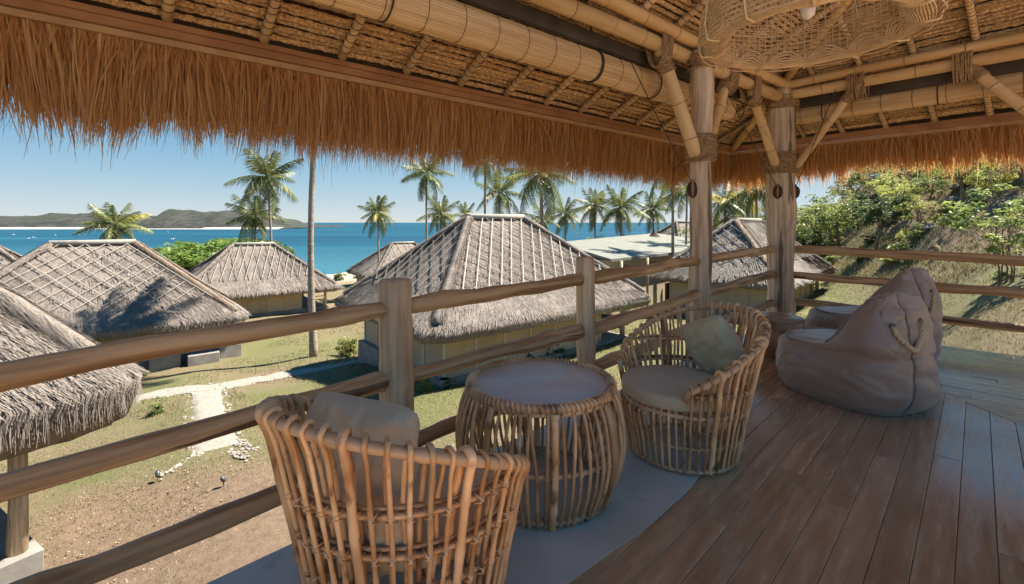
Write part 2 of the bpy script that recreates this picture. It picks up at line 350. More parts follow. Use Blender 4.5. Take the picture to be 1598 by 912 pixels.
def sea_mat():
    m = bpy.data.materials.new('sea_water'); m.use_nodes = True; nt = m.node_tree; N = nt.nodes; L = nt.links; b = N['Principled BSDF']
    tc = N.new('ShaderNodeTexCoord'); mp = N.new('ShaderNodeMapping'); mp.inputs['Scale'].default_value = (.0025, .02, 1); L.new(tc.outputs['Object'], mp.inputs[0])
    n = N.new('ShaderNodeTexNoise'); n.inputs['Scale'].default_value = 1; n.inputs['Detail'].default_value = 7; L.new(mp.outputs[0], n.inputs[0])
    r = N.new('ShaderNodeValToRGB'); L.new(n.outputs[0], r.inputs[0]); e = r.color_ramp.elements
    e[0].position = .35; e[0].color = (.005, .045, .08, 1); e[1].position = .72; e[1].color = (.035, .12, .16, 1)
    e2 = e.new(.58); e2.color = (.009, .07, .11, 1)
    sp = N.new('ShaderNodeSeparateXYZ'); L.new(tc.outputs['Object'], sp.inputs[0])
    mr = N.new('ShaderNodeMapRange'); L.new(sp.outputs[1], mr.inputs[0]); mr.inputs[1].default_value = 75; mr.inputs[2].default_value = 190; mr.inputs[3].default_value = .75; mr.inputs[4].default_value = 0
    x = N.new('ShaderNodeMix'); x.data_type = 'RGBA'; L.new(mr.outputs[0], x.inputs[0]); L.new(r.outputs[0], x.inputs[6]); x.inputs[7].default_value = (.05, .16, .20, 1)
    L.new(x.outputs[2], b.inputs['Base Color']); b.inputs['Roughness'].default_value = .35; b.inputs['IOR'].default_value = 1.2
    n2 = N.new('ShaderNodeTexNoise'); n2.inputs['Scale'].default_value = .6; n2.inputs['Detail'].default_value = 6; L.new(tc.outputs['Object'], n2.inputs[0])
    bp = N.new('ShaderNodeBump'); bp.inputs['Distance'].default_value = .5; L.new(n2.outputs[0], bp.inputs['Height']); L.new(bp.outputs[0], b.inputs['Normal'])
    return m
SEA = -9.2 + CAMZ
o = place('sea', mesh('sea', [(-9000, 30, SEA), (9000, 30, SEA), (9000, 9000, SEA), (-9000, 9000, SEA)], [(0, 1, 2, 3)], sea_mat(), False)); tag(o, kind='structure')
def headland(name, ox, Y0, prof, depth, m, beach=True):     # prof: [(px, height above the sea)] on the distance Y0
    xs = np.arange(prof[0][0], prof[-1][0] + 1, 2.0); hs = np.interp(xs, [p[0] for p in prof], [p[1] for p in prof])
    rows = 30; V = []; 
    for j in range(rows):
        s = j / (rows - 1)
        for x, h in zip(xs, hs):
            Yj = Y0 + depth * s; wx = (x - CX) / F * Y0 
            k = min(1, s / .45) ** .75 if s < .45 else 1
            hh = h * k * (1 if s < .6 else 1 - .5 * (s - .6))
            hh *= 1 + .22 * mn.noise(Vector((wx * .03, Yj * .03, 1))) + .25 * (mn.noise(Vector((wx * .012, Yj * .02, 5)))) * (k < 1)
            hh += .9 * mn.noise(Vector((wx * .16, Yj * .14, 2))) * min(1, h / 6)
            V.append((wx, Yj + 6 * mn.noise(Vector((wx * .01, 0, 4))), SEA - .3 + hh))
    n = len(xs); Q = [(j * n + i, j * n + i + 1, (j + 1) * n + i + 1, (j + 1) * n + i) for j in range(rows - 1) for i in range(n - 1)]
    return tag(place(name, mesh(name, V, Q, m)), kind='structure')
HM = M('headland_scrub', (.018, .022, .019), (.048, .046, .039), .09, .9, 1.2, .2, detail=9, lo=.4, hi=.6, spots=((.03, .04, .025), .02, .5))
SM = M('far_sand', (.42, .39, .335), (.5, .47, .41), .1, .9)
D0 = 620
k = D0 / F
headland('far_hill', 0, D0, [(-700, 13), (-150, 17), (0, 20), (60, 22), (100, 18.5), (190, 17.5), (198, 21), (206, 27), (238, 28), (255, 24), (275, 24), (310, 26.5), (340, 25), (352, 19), (375, 16), (400, 7), (425, 4), (440, 2)], 160, HM)
headland('far_shore', 0, 900, [(400, .3), (430, 5), (480, 4.5), (500, 3), (512, 4.5), (525, .2)], 60, HM)
bm = MB()
for x0, x1 in ((-700, 132), (132, 250), (250, 340), (318, 440)):
    Yb = D0 - 8 - (14 if x0 in (132, 250) else 0) * 0
    n = 24; V = []
    for i in range(n + 1):
        x = x0 + (x1 - x0) * i / n; wx = (x - CX) / F * D0; w = (3.5 if x0 in (-700, 318) else 1.2)
        yb = Yb + 6 * mn.noise(Vector((wx * .01, 0, 4)))
        V += [(wx, yb - 3, SEA + .05), (wx, yb + 14, SEA + w * .75)]
    bm.add(V, [(2 * i, 2 * i + 2, 2 * i + 3, 2 * i + 1) for i in range(n)])
tag(bm.build('far_beach', SM), kind='structure')

# ---------------------------------------------------------------- path
def ribbon(name, ctr, widths, mat, lift=.03, parent=None):
    pts = [Vector(p) for p in ctr]; dense = []; wd = []
    for i in range(len(pts) - 1):
        for s in np.linspace(0, 1, 12, endpoint=False): dense.append(pts[i].lerp(pts[i + 1], s)); wd.append(widths[i] + (widths[i + 1] - widths[i]) * s)
    dense.append(pts[-1]); wd.append(widths[-1]); V = []; K = 9
    for i, p in enumerate(dense):
        t = dense[min(i + 1, len(dense) - 1)] - dense[max(i - 1, 0)]; t.z = 0; t.normalize(); n_ = Vector((-t.y, t.x, 0))
        wl = wd[i] * (1 + .35 * mn.noise(Vector((p.x * 1.3, p.y * 1.3, 0)))); wr = wd[i] * (1 + .35 * mn.noise(Vector((p.x * 1.3, p.y * 1.3, 7))))
        for j in range(K):
            s = -wl + (wl + wr) * j / (K - 1); xx, yy = p.x + n_.x * s, p.y + n_.y * s
            hz = H(xx, yy) + mn.noise(Vector((xx * 1.3, yy * 1.3, 3.3))) * .05 + mn.noise(Vector((xx * .35, yy * .35, 9))) * .10
            V.append((xx, yy, hz + lift * (1.6 if 0 < j < K - 1 and 1 < i < len(dense) - 2 else -.6) + .012 * mn.noise(Vector((xx * 9, yy * 9, 1)))))
    Q = [(i * K + j, i * K + j + 1, (i + 1) * K + j + 1, (i + 1) * K + j) for i in range(len(dense) - 1) for j in range(K - 1)]
    return place(name, mesh(name, V, Q, mat), parent)
pp = [at(*c) for c in ((700, 540), (600, 560), (520, 573), (430, 588), (345, 603), (240, 618), (120, 640))]
tag(ribbon('gravel_path', pp, [.4, .42, .45, .5, .6, .55, .5], MT['coral']), kind='structure')
pb = [at(*c) for c in ((322, 604), (325, 640), (335, 680), (343, 702))]
tag(ribbon('gravel_path', pb, [.5, .45, .5, .45], MT['coral'], .034), kind='structure')
pc = [at(*c) for c in ((1120, 475), (1020, 492), (935, 512), (870, 525))]
tag(ribbon('gravel_path', pc, [.35, .35, .4, .4], MT['coral'], .03), kind='structure')
ico_v = [(-.53, 0, .85), (.53, 0, .85), (-.53, 0, -.85), (.53, 0, -.85), (0, .85, .53), (0, .85, -.53), (0, -.85, .53), (0, -.85, -.53), (.85, .53, 0), (-.85, .53, 0), (.85, -.53, 0), (-.85, -.53, 0)]
ico_f = [(0, 4, 1), (0, 9, 4), (9, 5, 4), (4, 5, 8), (4, 8, 1), (8, 10, 1), (8, 3, 10), (5, 3, 8), (5, 2, 3), (2, 7, 3), (7, 10, 3), (7, 6, 10), (7, 11, 6), (11, 0, 6), (0, 1, 6), (6, 1, 10), (9, 0, 11), (9, 11, 2), (9, 2, 5), (7, 2, 11)]
def stones(name, spots, mat):
    b = MB()
    for (x, y, s) in spots:
        z = H(x, y); rz = random.random() * 6; sx, sy, sz = s * random.uniform(.7, 1.3), s * random.uniform(.6, 1.1), s * random.uniform(.35, .7)
        c, sn = math.cos(rz), math.sin(rz)
        b.add([(x + (px_ * c * sx - py_ * sn * sy) * random.uniform(.8, 1.15), y + px_ * sn * sx + py_ * c * sy, z + .02 + pz_ * sz * random.uniform(.8, 1.1)) for px_, py_, pz_ in ico_v], ico_f)
    o = b.build(name, mat, smooth=False); return o
sp_ = []
for line, w in ((pp, .55), (pb, .52), (pc, .4)):
    for i in range(len(line) - 1):
        for _ in range(int((line[i + 1] - line[i]).length * 16)):
            p = line[i].lerp(line[i + 1], random.random()); s = random.choice((-1, 1)) * w * random.uniform(.75, 1.25)
            t = (line[i + 1] - line[i]).normalized(); sp_.append((p.x - t.y * s, p.y + t.x * s, random.uniform(.02, .07)))
for a_, b_ in (((252, 745), (312, 708)), ((372, 690), (398, 706)), ((360, 705), (382, 718))):
    A, B = at(*a_), at(*b_)
    for _ in range(48):
        p = A.lerp(B, random.random()); sp_.append((p.x + random.gauss(0, .08), p.y + random.gauss(0, .08), random.uniform(.02, .055)))
tag(stones('edging_stones', sp_, MT['stone']), 'loose white coral stones edging the garden path', 'stones', kind='stuff')
# dead leaves / clods on the near dirt
sp2 = [(x, y, random.uniform(.008, .022)) for x, y in zip(rng.uniform(-9, 0, 3500), rng.uniform(5.5, 14, 3500))]
tag(stones('soil_clods', sp2, M('soil_clod', (.2, .14, .09), (.42, .33, .22), 3, .9, rand=0)), 'small clods and leaf scraps strewn on the bare soil', 'soil', kind='stuff')

# grass blades near the villa
def blades(name, n, xr, yr, hgt, wid, gmask, label):
    x = rng.uniform(*xr, n); y = rng.uniform(*yr, n); keep = gmask(x, y); x, y = x[keep], y[keep]; n = len(x)
    z = Hn(x, y) + .0
    z = z + np.array([mn.noise(Vector((a * 1.3, b * 1.3, 3.3))) * .05 + mn.noise(Vector((a * .35, b * .35, 9))) * .10 for a, b in zip(x, y)])
    an = rng.uniform(0, 2 * np.pi, n); l = hgt * rng.uniform(.4, 1.2, n); w = wid * rng.uniform(.6, 1.4, n)
    le = rng.uniform(0, 2 * np.pi, n); ll = l * rng.uniform(.2, 1.1, n)
    b0 = np.stack([x - np.cos(an) * w, y - np.sin(an) * w, z - .01], 1); b1 = np.stack([x + np.cos(an) * w, y + np.sin(an) * w, z - .01], 1)
    tp = np.stack([x + np.cos(le) * ll, y + np.sin(le) * ll, z + l], 1)
    V = np.stack([b0, b1, tp], 1).reshape(-1, 3); Q = np.arange(3 * n).reshape(n, 3)
    gz = np.exp(-(((x + 4.8) / 2.5) ** 2 + ((y - 13.5) / 2.5) ** 2)) + np.exp(-(((x + 7) / 1.7) ** 2 + ((y - 10.5) / 1.7) ** 2)) + np.exp(-(((x - 8) / 7) ** 2 + ((y - 21) / 5) ** 2))
    var = np.clip(rng.uniform(.25, 1, n) - .5 * gz, 0, 1)
    me = npmesh(name, V, Q, MT['blade'], False, np.repeat(var, 3)); tag(place(name, me), label, 'grass', kind='stuff')
PSEG = [(a, b, w) for line, w in ((pp, .6), (pb, .6), (pc, .5)) for a, b in zip(line[:-1], line[1:])]
def offpath(x, y):
    k = np.ones(len(x), bool)
    for a, b, w in PSEG:
        d = np.array((b.x - a.x, b.y - a.y)); L2 = d @ d; t = np.clip(((x - a.x) * d[0] + (y - a.y) * d[1]) / L2, 0, 1)
        k &= np.hypot(x - a.x - t * d[0], y - a.y - t * d[1]) > w
    return k
def nm(x, y, s=.6): return np.array([mn.noise(Vector((a * s, b * s, 2))) for a, b in zip(x, y)])
blades('dry_grass', 60000, (-13, 6), (5.5, 17), .07, .006, lambda x, y: offpath(x, y) & (rng.uniform(0, 1, len(x)) > np.clip(1.0 * np.exp(-(((x + 4.8) / 2.0) ** 2 + ((y - 8) / 1.8) ** 2)) + nm(x, y) * 1.2 + .15, 0, .93)), 'sparse dry and green grass on the lawn below the deck')
blades('dry_grass', 60000, (-14, 34), (15, 36), .12, .014, lambda x, y: offpath(x, y) & (nm(x, y, .3) < .25), 'tufted grass across the lawn between the far huts')

blades('dry_grass', 45000, (4.5, 15), (5, 17), .09, .007, lambda x, y: (x + y > 10) & (rng.uniform(0, 1, len(x)) < .75 - nm(x, y)), 'dry straw grass and litter on the bank right beyond the deck')
blades('dry_grass', 90000, (15, 60), (16, 50), .28, .03, lambda x, y: ((x - .42 * y - 9.5) > .5) & (x / y < 1.25) & (nm(x, y, .25) < .3), 'dry yellow grass growing over the hillside')
# ---------------------------------------------------------------- garden vegetation builders
def leafcloud(clusters, per, size, spread, flat=.6):
    cs = np.array(clusters, float); n = len(cs) * per
    c = np.repeat(cs[:, :3], per, 0); rr = np.repeat(cs[:, 3], per)
    d = rng.normal(size=(n, 3)); d /= np.linalg.norm(d, axis=1)[:, None]; rad = rr * rng.uniform(.25, 1, n) ** .5
    p = c + d * rad[:, None] * np.array([1, 1, flat])
    a = rng.normal(size=(n, 3)); a[:, 2] *= .5; a /= np.linalg.norm(a, axis=1)[:, None]
    b = np.cross(a, rng.normal(size=(n, 3)) + np.array([0, 0, .8])); b /= np.linalg.norm(b, axis=1)[:, None]
    s = size * rng.uniform(.6, 1.3, n)[:, None]
    V = np.stack([p - a * s, p + b * s * .45, p + a * s, p - b * s * .45], 1).reshape(-1, 3)
    return V, np.arange(4 * n).reshape(n, 4)
def tree_meshes(seed, h, w, trunk_h, style, leaf, per=46, nc=58, size=None):
    random.seed(seed); tb = MB(); cl = []
    size = size or .055 * w ** .5 * 1.3
    lean = random.uniform(-.12, .12) * h
    stems = 1 if style != 'multi' else 5
    for s_ in range(stems):
        ox, oy = (0, 0) if stems == 1 else (random.gauss(0, .12) * w * .3, random.gauss(0, .12) * w * .3)
        tops = []
        tx, ty = ox + lean * (.5 if stems == 1 else random.uniform(-1, 1)), oy + random.uniform(-.1, .1) * h
        r0 = .024 * h if stems == 1 else .0065 * h
        tp = [(ox, oy, -.2), (ox * 1.1 + lean * .15, oy, trunk_h * .5), (tx * .8, ty * .7, trunk_h), (tx, ty, trunk_h + (h - trunk_h) * .45)]
        tb.tube(tp, [r0 * 1.25, r0, r0 * .8, r0 * .35], 7)
        for k in range(7 if stems == 1 else 3):
            a = k * 2.4 + random.random(); e = random.uniform(.45, .95); st = Vector(tp[2]).lerp(Vector(tp[3]), random.uniform(-.2, .8))
            L_ = w * .5 * random.uniform(.6, .95)
            en = st + Vector((math.cos(a) * L_, math.sin(a) * L_, (h - st.z) * e * .7)); md = st.lerp(en, .5) + Vector((0, 0, .08 * h))
            tb.tube([st, md, en], [r0 * .45, r0 * .28, r0 * .1], 5)
            tops.append((st, md, en))
        for st, md, en in tops:
            for _ in range(max(2, nc // (7 if stems == 1 else 15) // 2)):
                q_ = md.lerp(en, random.uniform(.2, 1.1)); cl.append((q_.x + random.gauss(0, .08) * w, q_.y + random.gauss(0, .08) * w, q_.z + random.gauss(0, .05) * h, w * random.uniform(.06, .15)))
    while len(cl) < nc:
        a = random.random() * 6.283; u = random.random() ** .5
        if style == 'umbrella': z = h * (1 - .22 * u * u) - random.random() * .12 * h
        elif style == 'round': z = trunk_h + (h - trunk_h) * (.5 + .48 * math.sqrt(max(0, 1 - u * u)) * random.uniform(-1, 1))
        else: z = trunk_h * .8 + (h - trunk_h * .8) * random.uniform(.1, 1) * (1 - .45 * u * u)
        cl.append((lean + math.cos(a) * u * w * .5, math.sin(a) * u * w * .5, z, w * random.uniform(.07, .15)))
    V, Q = leafcloud(cl, per, size, 1)
    random.seed(seed + 99)
    return tb.me('trunk', MT['bark']), npmesh('crown', V, Q, leaf)
TREES = {}
def tree(kind, loc, s, label, name='broadleaf_tree', cat='tree', group=None, sz=None, rz=None):
    t, c = TREES[kind]
    r = thing(name, label, cat, (0, 0, 0), group)
    place('trunk', t, r); place('crown', c, r)
    r.location = loc; r.scale = (s, s, sz or s); r.rotation_euler = (0, 0, random.random() * 6 if rz is None else rz)
    return r
TREES['olive'] = tree_meshes(1, 5, 5, 1.6, 'any', MT['leafA'], 46, 62, .12)
TREES['dark'] = tree_meshes(2, 5, 4, 1.2, 'round', MT['leafB'], 70, 70, .13)
TREES['umbrella'] = tree_meshes(3, 4.2, 6.5, 1.7, 'umbrella', MT['leafC'], 60, 60, .11)
TREES['dry'] = tree_meshes(4, 4.5, 4.5, 1.2, 'any', MT['leafD'], 45, 60, .12)
TREES['rich'] = tree_meshes(5, 5, 8, 1.6, 'umbrella', MT['leafE'], 110, 100, .17)
TREES['multi'] = tree_meshes(6, 3.6, 3.2, 1.0, 'multi', MT['leafA'], 55, 60, .085)
TREES['light'] = tree_meshes(8, 4.5, 5, 1.3, 'any', MT['leafC'], 60, 62, .12)
def bush_meshes(seed, leaf, n=26, per=50, size=.07):
    random.seed(seed); tb = MB(); cl = []
    for k in range(7):
        a = random.random() * 6.28; e = Vector((math.cos(a) * .35, math.sin(a) * .35, random.uniform(.5, .95))); tb.tube([(0, 0, -.1), e * .5 + Vector((0, 0, .1)), e], [.02, .014, .005], 4)
    for _ in range(n):
        a = random.random() * 6.28; u = random.random() ** .5; cl.append((math.cos(a) * u * .45, math.sin(a) * u * .45, .1 + .8 * random.random() * (1 - .4 * u), random.uniform(.1, .2)))
    V, Q = leafcloud(cl, per, size, 1, .8)
    return tb.me('stem', MT['bark']), npmesh('foliage', V, Q, leaf)
BUSH = {'g': bush_meshes(11, MT['leafA']), 'd': bush_meshes(12, MT['leafB']), 'y': bush_meshes(13, MT['leafC']), 'b': bush_meshes(14, MT['leafD'])}
def bush(kind, loc, s, label, sz=None, group=None):
    t, c = BUSH[kind]; r = thing('shrub', label, 'shrub', (0, 0, 0), group); place('stem', t, r); place('foliage', c, r)
    r.location = loc; r.scale = (s, s, sz or s); r.rotation_euler = (0, 0, random.random() * 6); return r

# palms
def frond_mesh(seed, droop, mat, nl=38):
    random.seed(seed); K = 12; pts = []; 
    for i in range(K + 1):
        s = i / K; pts.append(Vector((s * (1 - .12 * droop * s), 0, -droop * .55 * s * s + .05 * s)))
    b = MB(); b.tube(pts, [.012 * (1 - .75 * i / K) + .002 for i in range(K + 1)], 4)
    for i in range(nl):
        s = .12 + .86 * i / (nl - 1); k = s * K; i0 = min(K - 1, int(k)); p = pts[i0].lerp(pts[i0 + 1], k - i0); t = (pts[i0 + 1] - pts[i0]).normalized()
        L_ = .34 * math.sin(math.pi * min(.97, .18 + .8 * s)) ** .6 * random.uniform(.8, 1.1)
        for sd_ in (-1, 1):
            if random.random() < .06: continue
            out = (Vector((0, sd_, 0)) * .9 + t * .55 + Vector((0, 0, -.25 - .5 * random.random()))).normalized()
            mid = p + out * L_ * .5; end = p + out * L_ * .85 + Vector((0, 0, -L_ * random.uniform(.25, .55)))
            w = t * .0105
            b.add([p - w, p + w, mid + w, mid - w, end], [(0, 1, 2, 3), (3, 2, 4)])
    return b.me('frond', mat, False)
FR = [frond_mesh(21, .5, MT['frond']), frond_mesh(22, .9, MT['frond']), frond_mesh(23, 1.35, MT['frond']), frond_mesh(24, .2, MT['frond'])]
FY = [frond_mesh(31, .6, MT['yfrond']), frond_mesh(32, 1.1, MT['yfrond'])]
NUT = None
def palm(base, top, L_, nf, label, r=.14, seed=0, yellow=0, group='coconut palms between the huts and the sea', bend=.0, wind=0):
    global NUT
    random.seed(1000 + seed); root = thing('palm_tree', label, 'palm tree', base, group)
    d = Vector(top) - Vector(base); b = MB(); K = 14; pts = []; rs = []
    side = Vector((d.y, -d.x, 0)); side = side.normalized() if side.length > .1 else Vector((1, 0, 0))
    for i in range(K * 2 + 1):
        s = i / (K * 2); p = Vector(base) + Vector((d.x * s ** 1.3, d.y * s ** 1.3, d.z * s)) + Vector((1, 0, 0)) * bend * math.sin(s * math.pi) - Vector((0, 0, .3)) * (i == 0)
        pts.append(p); rs.append(r * (1.35 - .3 * min(1, s * 6) - .35 * s) * (1.04 if i % 2 else .97))
    b.tube(pts, rs, 9); b.build('trunk', MT['palmtrunk'], root)
    top = pts[-1]
    for i in range(nf):
        a = i * 2.39996 + random.uniform(-.2, .2) + seed; u = (i + .5) / nf
        el = R(78 - 118 * u + random.uniform(-10, 10))
        me_ = (FR[3] if u < .2 else FR[0] if u < .45 else FR[1] if u < .75 else FR[2]) if not (yellow and random.random() < yellow) else random.choice(FY)
        rot = Euler((random.uniform(-.4, .4), -el, a), 'XYZ')
        s = L_ * random.uniform(.85, 1.1) * (.8 if u < .15 else 1)
        place('frond', me_, root, top + Vector((0, 0, .05)), rot, (s, s, s))
    nb = MB()
    for i in range(6):
        a = i * 1.05; c = top + Vector((math.cos(a) * .16, math.sin(a) * .16, -.18 - .08 * (i % 2)))
        nb.add([(c.x + x * .11, c.y + y * .11, c.z + z * .13) for x, y, z in ico_v], ico_f)
    nb.build('coconuts', MT['leafC'], root)
    return root

# ---------------------------------------------------------------- thatched huts
class Hut:
    pass
UNIT = MB().box((0, 0, 0), (1, 1, 1)).me('unit_bar', None, False)
BARM = {}
def bar(name, parent, a, b, w, h, mat, nrm=None):
    """a straight bar from a to b (local coordinates of parent), shared unit mesh"""
    if mat.name not in BARM: mm = UNIT.copy(); mm.materials.append(mat); BARM[mat.name] = mm
    a = Vector(a); b = Vector(b); d = b - a; L_ = d.length; x = d / L_; n_ = Vector(nrm or (0, 0, 1)); y = n_.cross(x).normalized(); z = x.cross(y)
    m = Matrix((x, y, z)).transposed()
    o = bpy.data.objects.new(name, BARM[mat.name]); COL.objects.link(o); o.parent = parent
    o.location = (a + b) / 2; o.rotation_euler = m.to_euler(); o.scale = (L_, w, h); return o
def clip(p, d, poly):
    t0, t1 = -1e9, 1e9; n = len(poly)
    for i in range(n):
        a = poly[i]; b = poly[(i + 1) % n]; e = (b[0] - a[0], b[1] - a[1]); nrm = (-e[1], e[0])
        den = nrm[0] * d[0] + nrm[1] * d[1]; num = nrm[0] * (a[0] - p[0]) + nrm[1] * (a[1] - p[1])
        if abs(den) < 1e-9:
            if num > 0: return None
            continue
        t = num / den
        if den > 0: t0 = max(t0, t)
        else: t1 = min(t1, t)
    return (t0, t1) if t1 - t0 > .25 else None
def hut(name, label, C_, ang, LX, LY, ridge, zr, ze, zg, nstr, lattice, body, group='thatched huts', seed=0, sl=.4, sw=.02, thick=.42):
    """local x runs along the ridge; zr, ze, zg absolute"""
    random.seed(500 + seed)
    root = thing(name, label, 'hut', (0, 0, 0), group)
    hx, hy, hr = LX / 2, LY / 2, ridge / 2; zr_ = zr - zg; ze_ = ze - zg; o_ = ze_
    def P_(u, t):      # u in 0..4 round the perimeter, t 0 ridge .. 1 eave
        k = int(u) % 4; s = u - int(u)
        cs = [(-1, -1), (1, -1), (1, 1), (-1, 1)]; a = cs[k]; b = cs[(k + 1) % 4]
        ex = a[0] * hx + (b[0] - a[0]) * hx * s; ey = a[1] * hy + (b[1] - a[1]) * hy * s
        rx = a[0] * hr + (b[0] - a[0]) * hr * s; ry = 0
        # round the corners
        e = min(s, 1 - s); c = max(0, .07 - e) / .07; sh = 1 - .055 * c * c * t
        z = zr_ + (ze_ - zr_) * (t + .035 * math.sin(math.pi * t) * 0) - .10 * math.sin(math.pi * t) * .6
        return Vector(((rx + (ex - rx) * t) * sh, (ry + (ey - ry) * t) * sh, z))
    NU = 200; rows = []; ts = list(np.linspace(0, 1, 26))
    V = []
    for t in ts:
        for i in range(NU):
            p = P_(4 * i / NU, t); dsp = .07 * mn.noise(Vector((p.x * 1.1, p.y * 1.1, p.z * 1.1 + seed))) + .05 * mn.noise(Vector((p.x * 4, p.y * 4, p.z * 4))); course = .022 * ((t * 9) % 1)
            V.append(p + Vector((0, 0, dsp * min(1, t * 4) + course)))
    for off, dz in ((1.012, -.10), (1.008, -.24), (.985, -thick), (.93, -thick + .1), (.80, -thick + .25)):
        for i in range(NU):
            p = P_(4 * i / NU, 1); w = .05 * mn.noise(Vector((p.x * 3, p.y * 3, 4)))
            V.append(Vector((p.x * off, p.y * off, p.z + dz + w)))
    for i in range(NU):
        p = P_(4 * i / NU, .1); V.append(Vector((p.x, p.y, zr_ - .5)))
    nr = len(ts) + 6
    Q = [(j * NU + i, j * NU + (i + 1) % NU, (j + 1) * NU + (i + 1) % NU, (j + 1) * NU + i) for j in range(nr - 1) for i in range(NU)]
    Q = [tuple(reversed(q_)) for q_ in Q]
    roof = place('roof', mesh('roof', V, Q, MT['thatch']), root)
    # strands
    if nstr:
        n = nstr; u = rng.uniform(0, 4, n); t = np.sqrt(rng.uniform(.004, 1, n)); edge = rng.uniform(0, 1, n) < .22; t[edge] = rng.uniform(.985, 1.0, edge.sum())
        per = np.array([LX, LY, LX, LY]); cum = np.concatenate([[0], np.cumsum(per)]); w_ = rng.uniform(0, cum[-1], n); k = np.searchsorted(cum, w_, 'right') - 1; k = np.clip(k, 0, 3); u = k + (w_ - cum[k]) / per[k]
        A = np.array([P_(a, b) for a, b in zip(u, t)]); B = np.array([P_(a, b + .02) for a, b in zip(u, t)])
        dn = B - A; dn /= np.linalg.norm(dn, axis=1)[:, None]
        sdv = np.cross(dn, [0, 0, 1.0]); sdv /= np.linalg.norm(sdv, axis=1)[:, None]; nr_ = np.cross(sdv, dn)
        nr_ *= np.sign(nr_[:, 2:3])
        dn = dn + sdv * rng.normal(0, .15, n)[:, None]; dn /= np.linalg.norm(dn, axis=1)[:, None]
        l = sl * rng.uniform(.5, 1.2, n); w = sw * rng.uniform(.5, 1.3, n)
        lift = .03 + .03 * rng.uniform(.2, 1.2, n)
        p0 = A + nr_ * (.02 + .025 * rng.uniform(0, 1, n))[:, None]; p1 = A + dn * l[:, None] + nr_ * lift[:, None]
        dz = np.where(edge, rng.uniform(.03, thick * .72, n), 0); 
        hd = dn.copy(); hd[:, 2] = 0
        p1 = np.where(edge[:, None], A + hd * .10 + np.stack([0 * dz, 0 * dz, -dz * 1.05 - .1], 1) + sdv * rng.normal(0, .06, n)[:, None], p1)
        p0 = np.where(edge[:, None], A + hd * .03 + np.stack([0 * dz, 0 * dz, -dz * .3 + .05], 1), p0)
        Vs = np.stack([p0 - sdv * w[:, None], p0 + sdv * w[:, None], p1 + sdv * w[:, None] * .5, p1 - sdv * w[:, None] * .5], 1).reshape(-1, 3)
        var = np.clip(rng.beta(2, 2, n), 0, 1)
        so = place('thatch_strand', npmesh('thatch_strand', Vs, np.arange(4 * n).reshape(n, 4), MT['thstrand'], False, np.repeat(var, 4)), root); so['kind'] = 'stuff'
    # hips and ridge
    for k in range(4):
        b = MB(); pts = [P_(k + .0001, t) + Vector((0, 0, .05)) for t in np.linspace(.02, .965, 22)]
        b.tube(pts, [.17 + .05 * mn.noise(p * 3) for p in pts], 8); cap = b.build('hip_cap', MT['thatch'], root)
        n = int(500 + nstr * .05); tt_ = rng.uniform(0.02, .93, n); A = np.array([P_(k + .0001, s) for s in tt_]); d_ = np.array(P_(k + .0001, 1) - P_(k + .0001, 0)); d_ /= np.linalg.norm(d_)
        sv = np.cross(d_, [0, 0, 1.]); sv /= np.linalg.norm(sv); a_ = rng.uniform(-1.4, 1.4, n)
        rad = np.cos(a_)[:, None] * np.array([0, 0, 1.]) + np.sin(a_)[:, None] * sv
        p0 = A + rad * .19 + [0, 0, .04]; p1 = p0 + d_ * rng.uniform(.15, .4, n)[:, None] + rad * rng.uniform(-.03, .05, n)[:, None] + sv * np.sign(a_)[:, None] * .1
        ww = np.cross(rad, d_) * (sw * .8)
        Vs = np.stack([p0 - ww, p0 + ww, p1 + ww * .3, p1 - ww * .3], 1).reshape(-1, 3)
        so = place('thatch_strand', npmesh('hip_strand', Vs, np.arange(4 * n).reshape(n, 4), MT['thtuft'] if k in lattice.get('tuft', ()) and seed != 3 else MT['thstrand'], False, np.repeat(rng.uniform(0, 1, n), 4)), cap); so['kind'] = 'stuff'
    rb = MB(); rb.bevbox((0, 0, zr_ + .15), (ridge + .3, .34, .06), .02); rb.bevbox((0, -.2, zr_ + .06), (ridge + .25, .05, .2), .01); rb.bevbox((0, .2, zr_ + .06), (ridge + .25, .05, .2), .01)
    rb.build('ridge_cap', MT['ridge'], root)
    # lattice of laths
    for (face, styles) in lattice['faces']:
        cs = [(-1, -1), (1, -1), (1, 1), (-1, 1)]; a = cs[face]; b = cs[(face + 1) % 4]
        ea = Vector((a[0] * hx, a[1] * hy, ze_)); eb = Vector((b[0] * hx, b[1] * hy, ze_)); ra = Vector((a[0] * hr, 0, zr_)); rb_ = Vector((b[0] * hr, 0, zr_))
        ax = (eb - ea).normalized(); mid_e = (ea + eb) / 2; mid_r = (ra + rb_) / 2; ay = (mid_e - mid_r); Ls = ay.length; ay.normalize(); nrm = ax.cross(ay); nrm = nrm if nrm.z > 0 else -nrm
        wr = (rb_ - ra).length / 2; we = (eb - ea).length / 2
        t1 = lattice.get('t1', .72); t0 = .03
        W0 = wr + (we - wr) * t0 - .1; W1 = wr + (we - wr) * t1 - .25 
        W0 = max(W0, .1)
        poly = [(-W0, Ls * t0), (W0, Ls * t0), (W1, Ls * t1), (-W1, Ls * t1)]
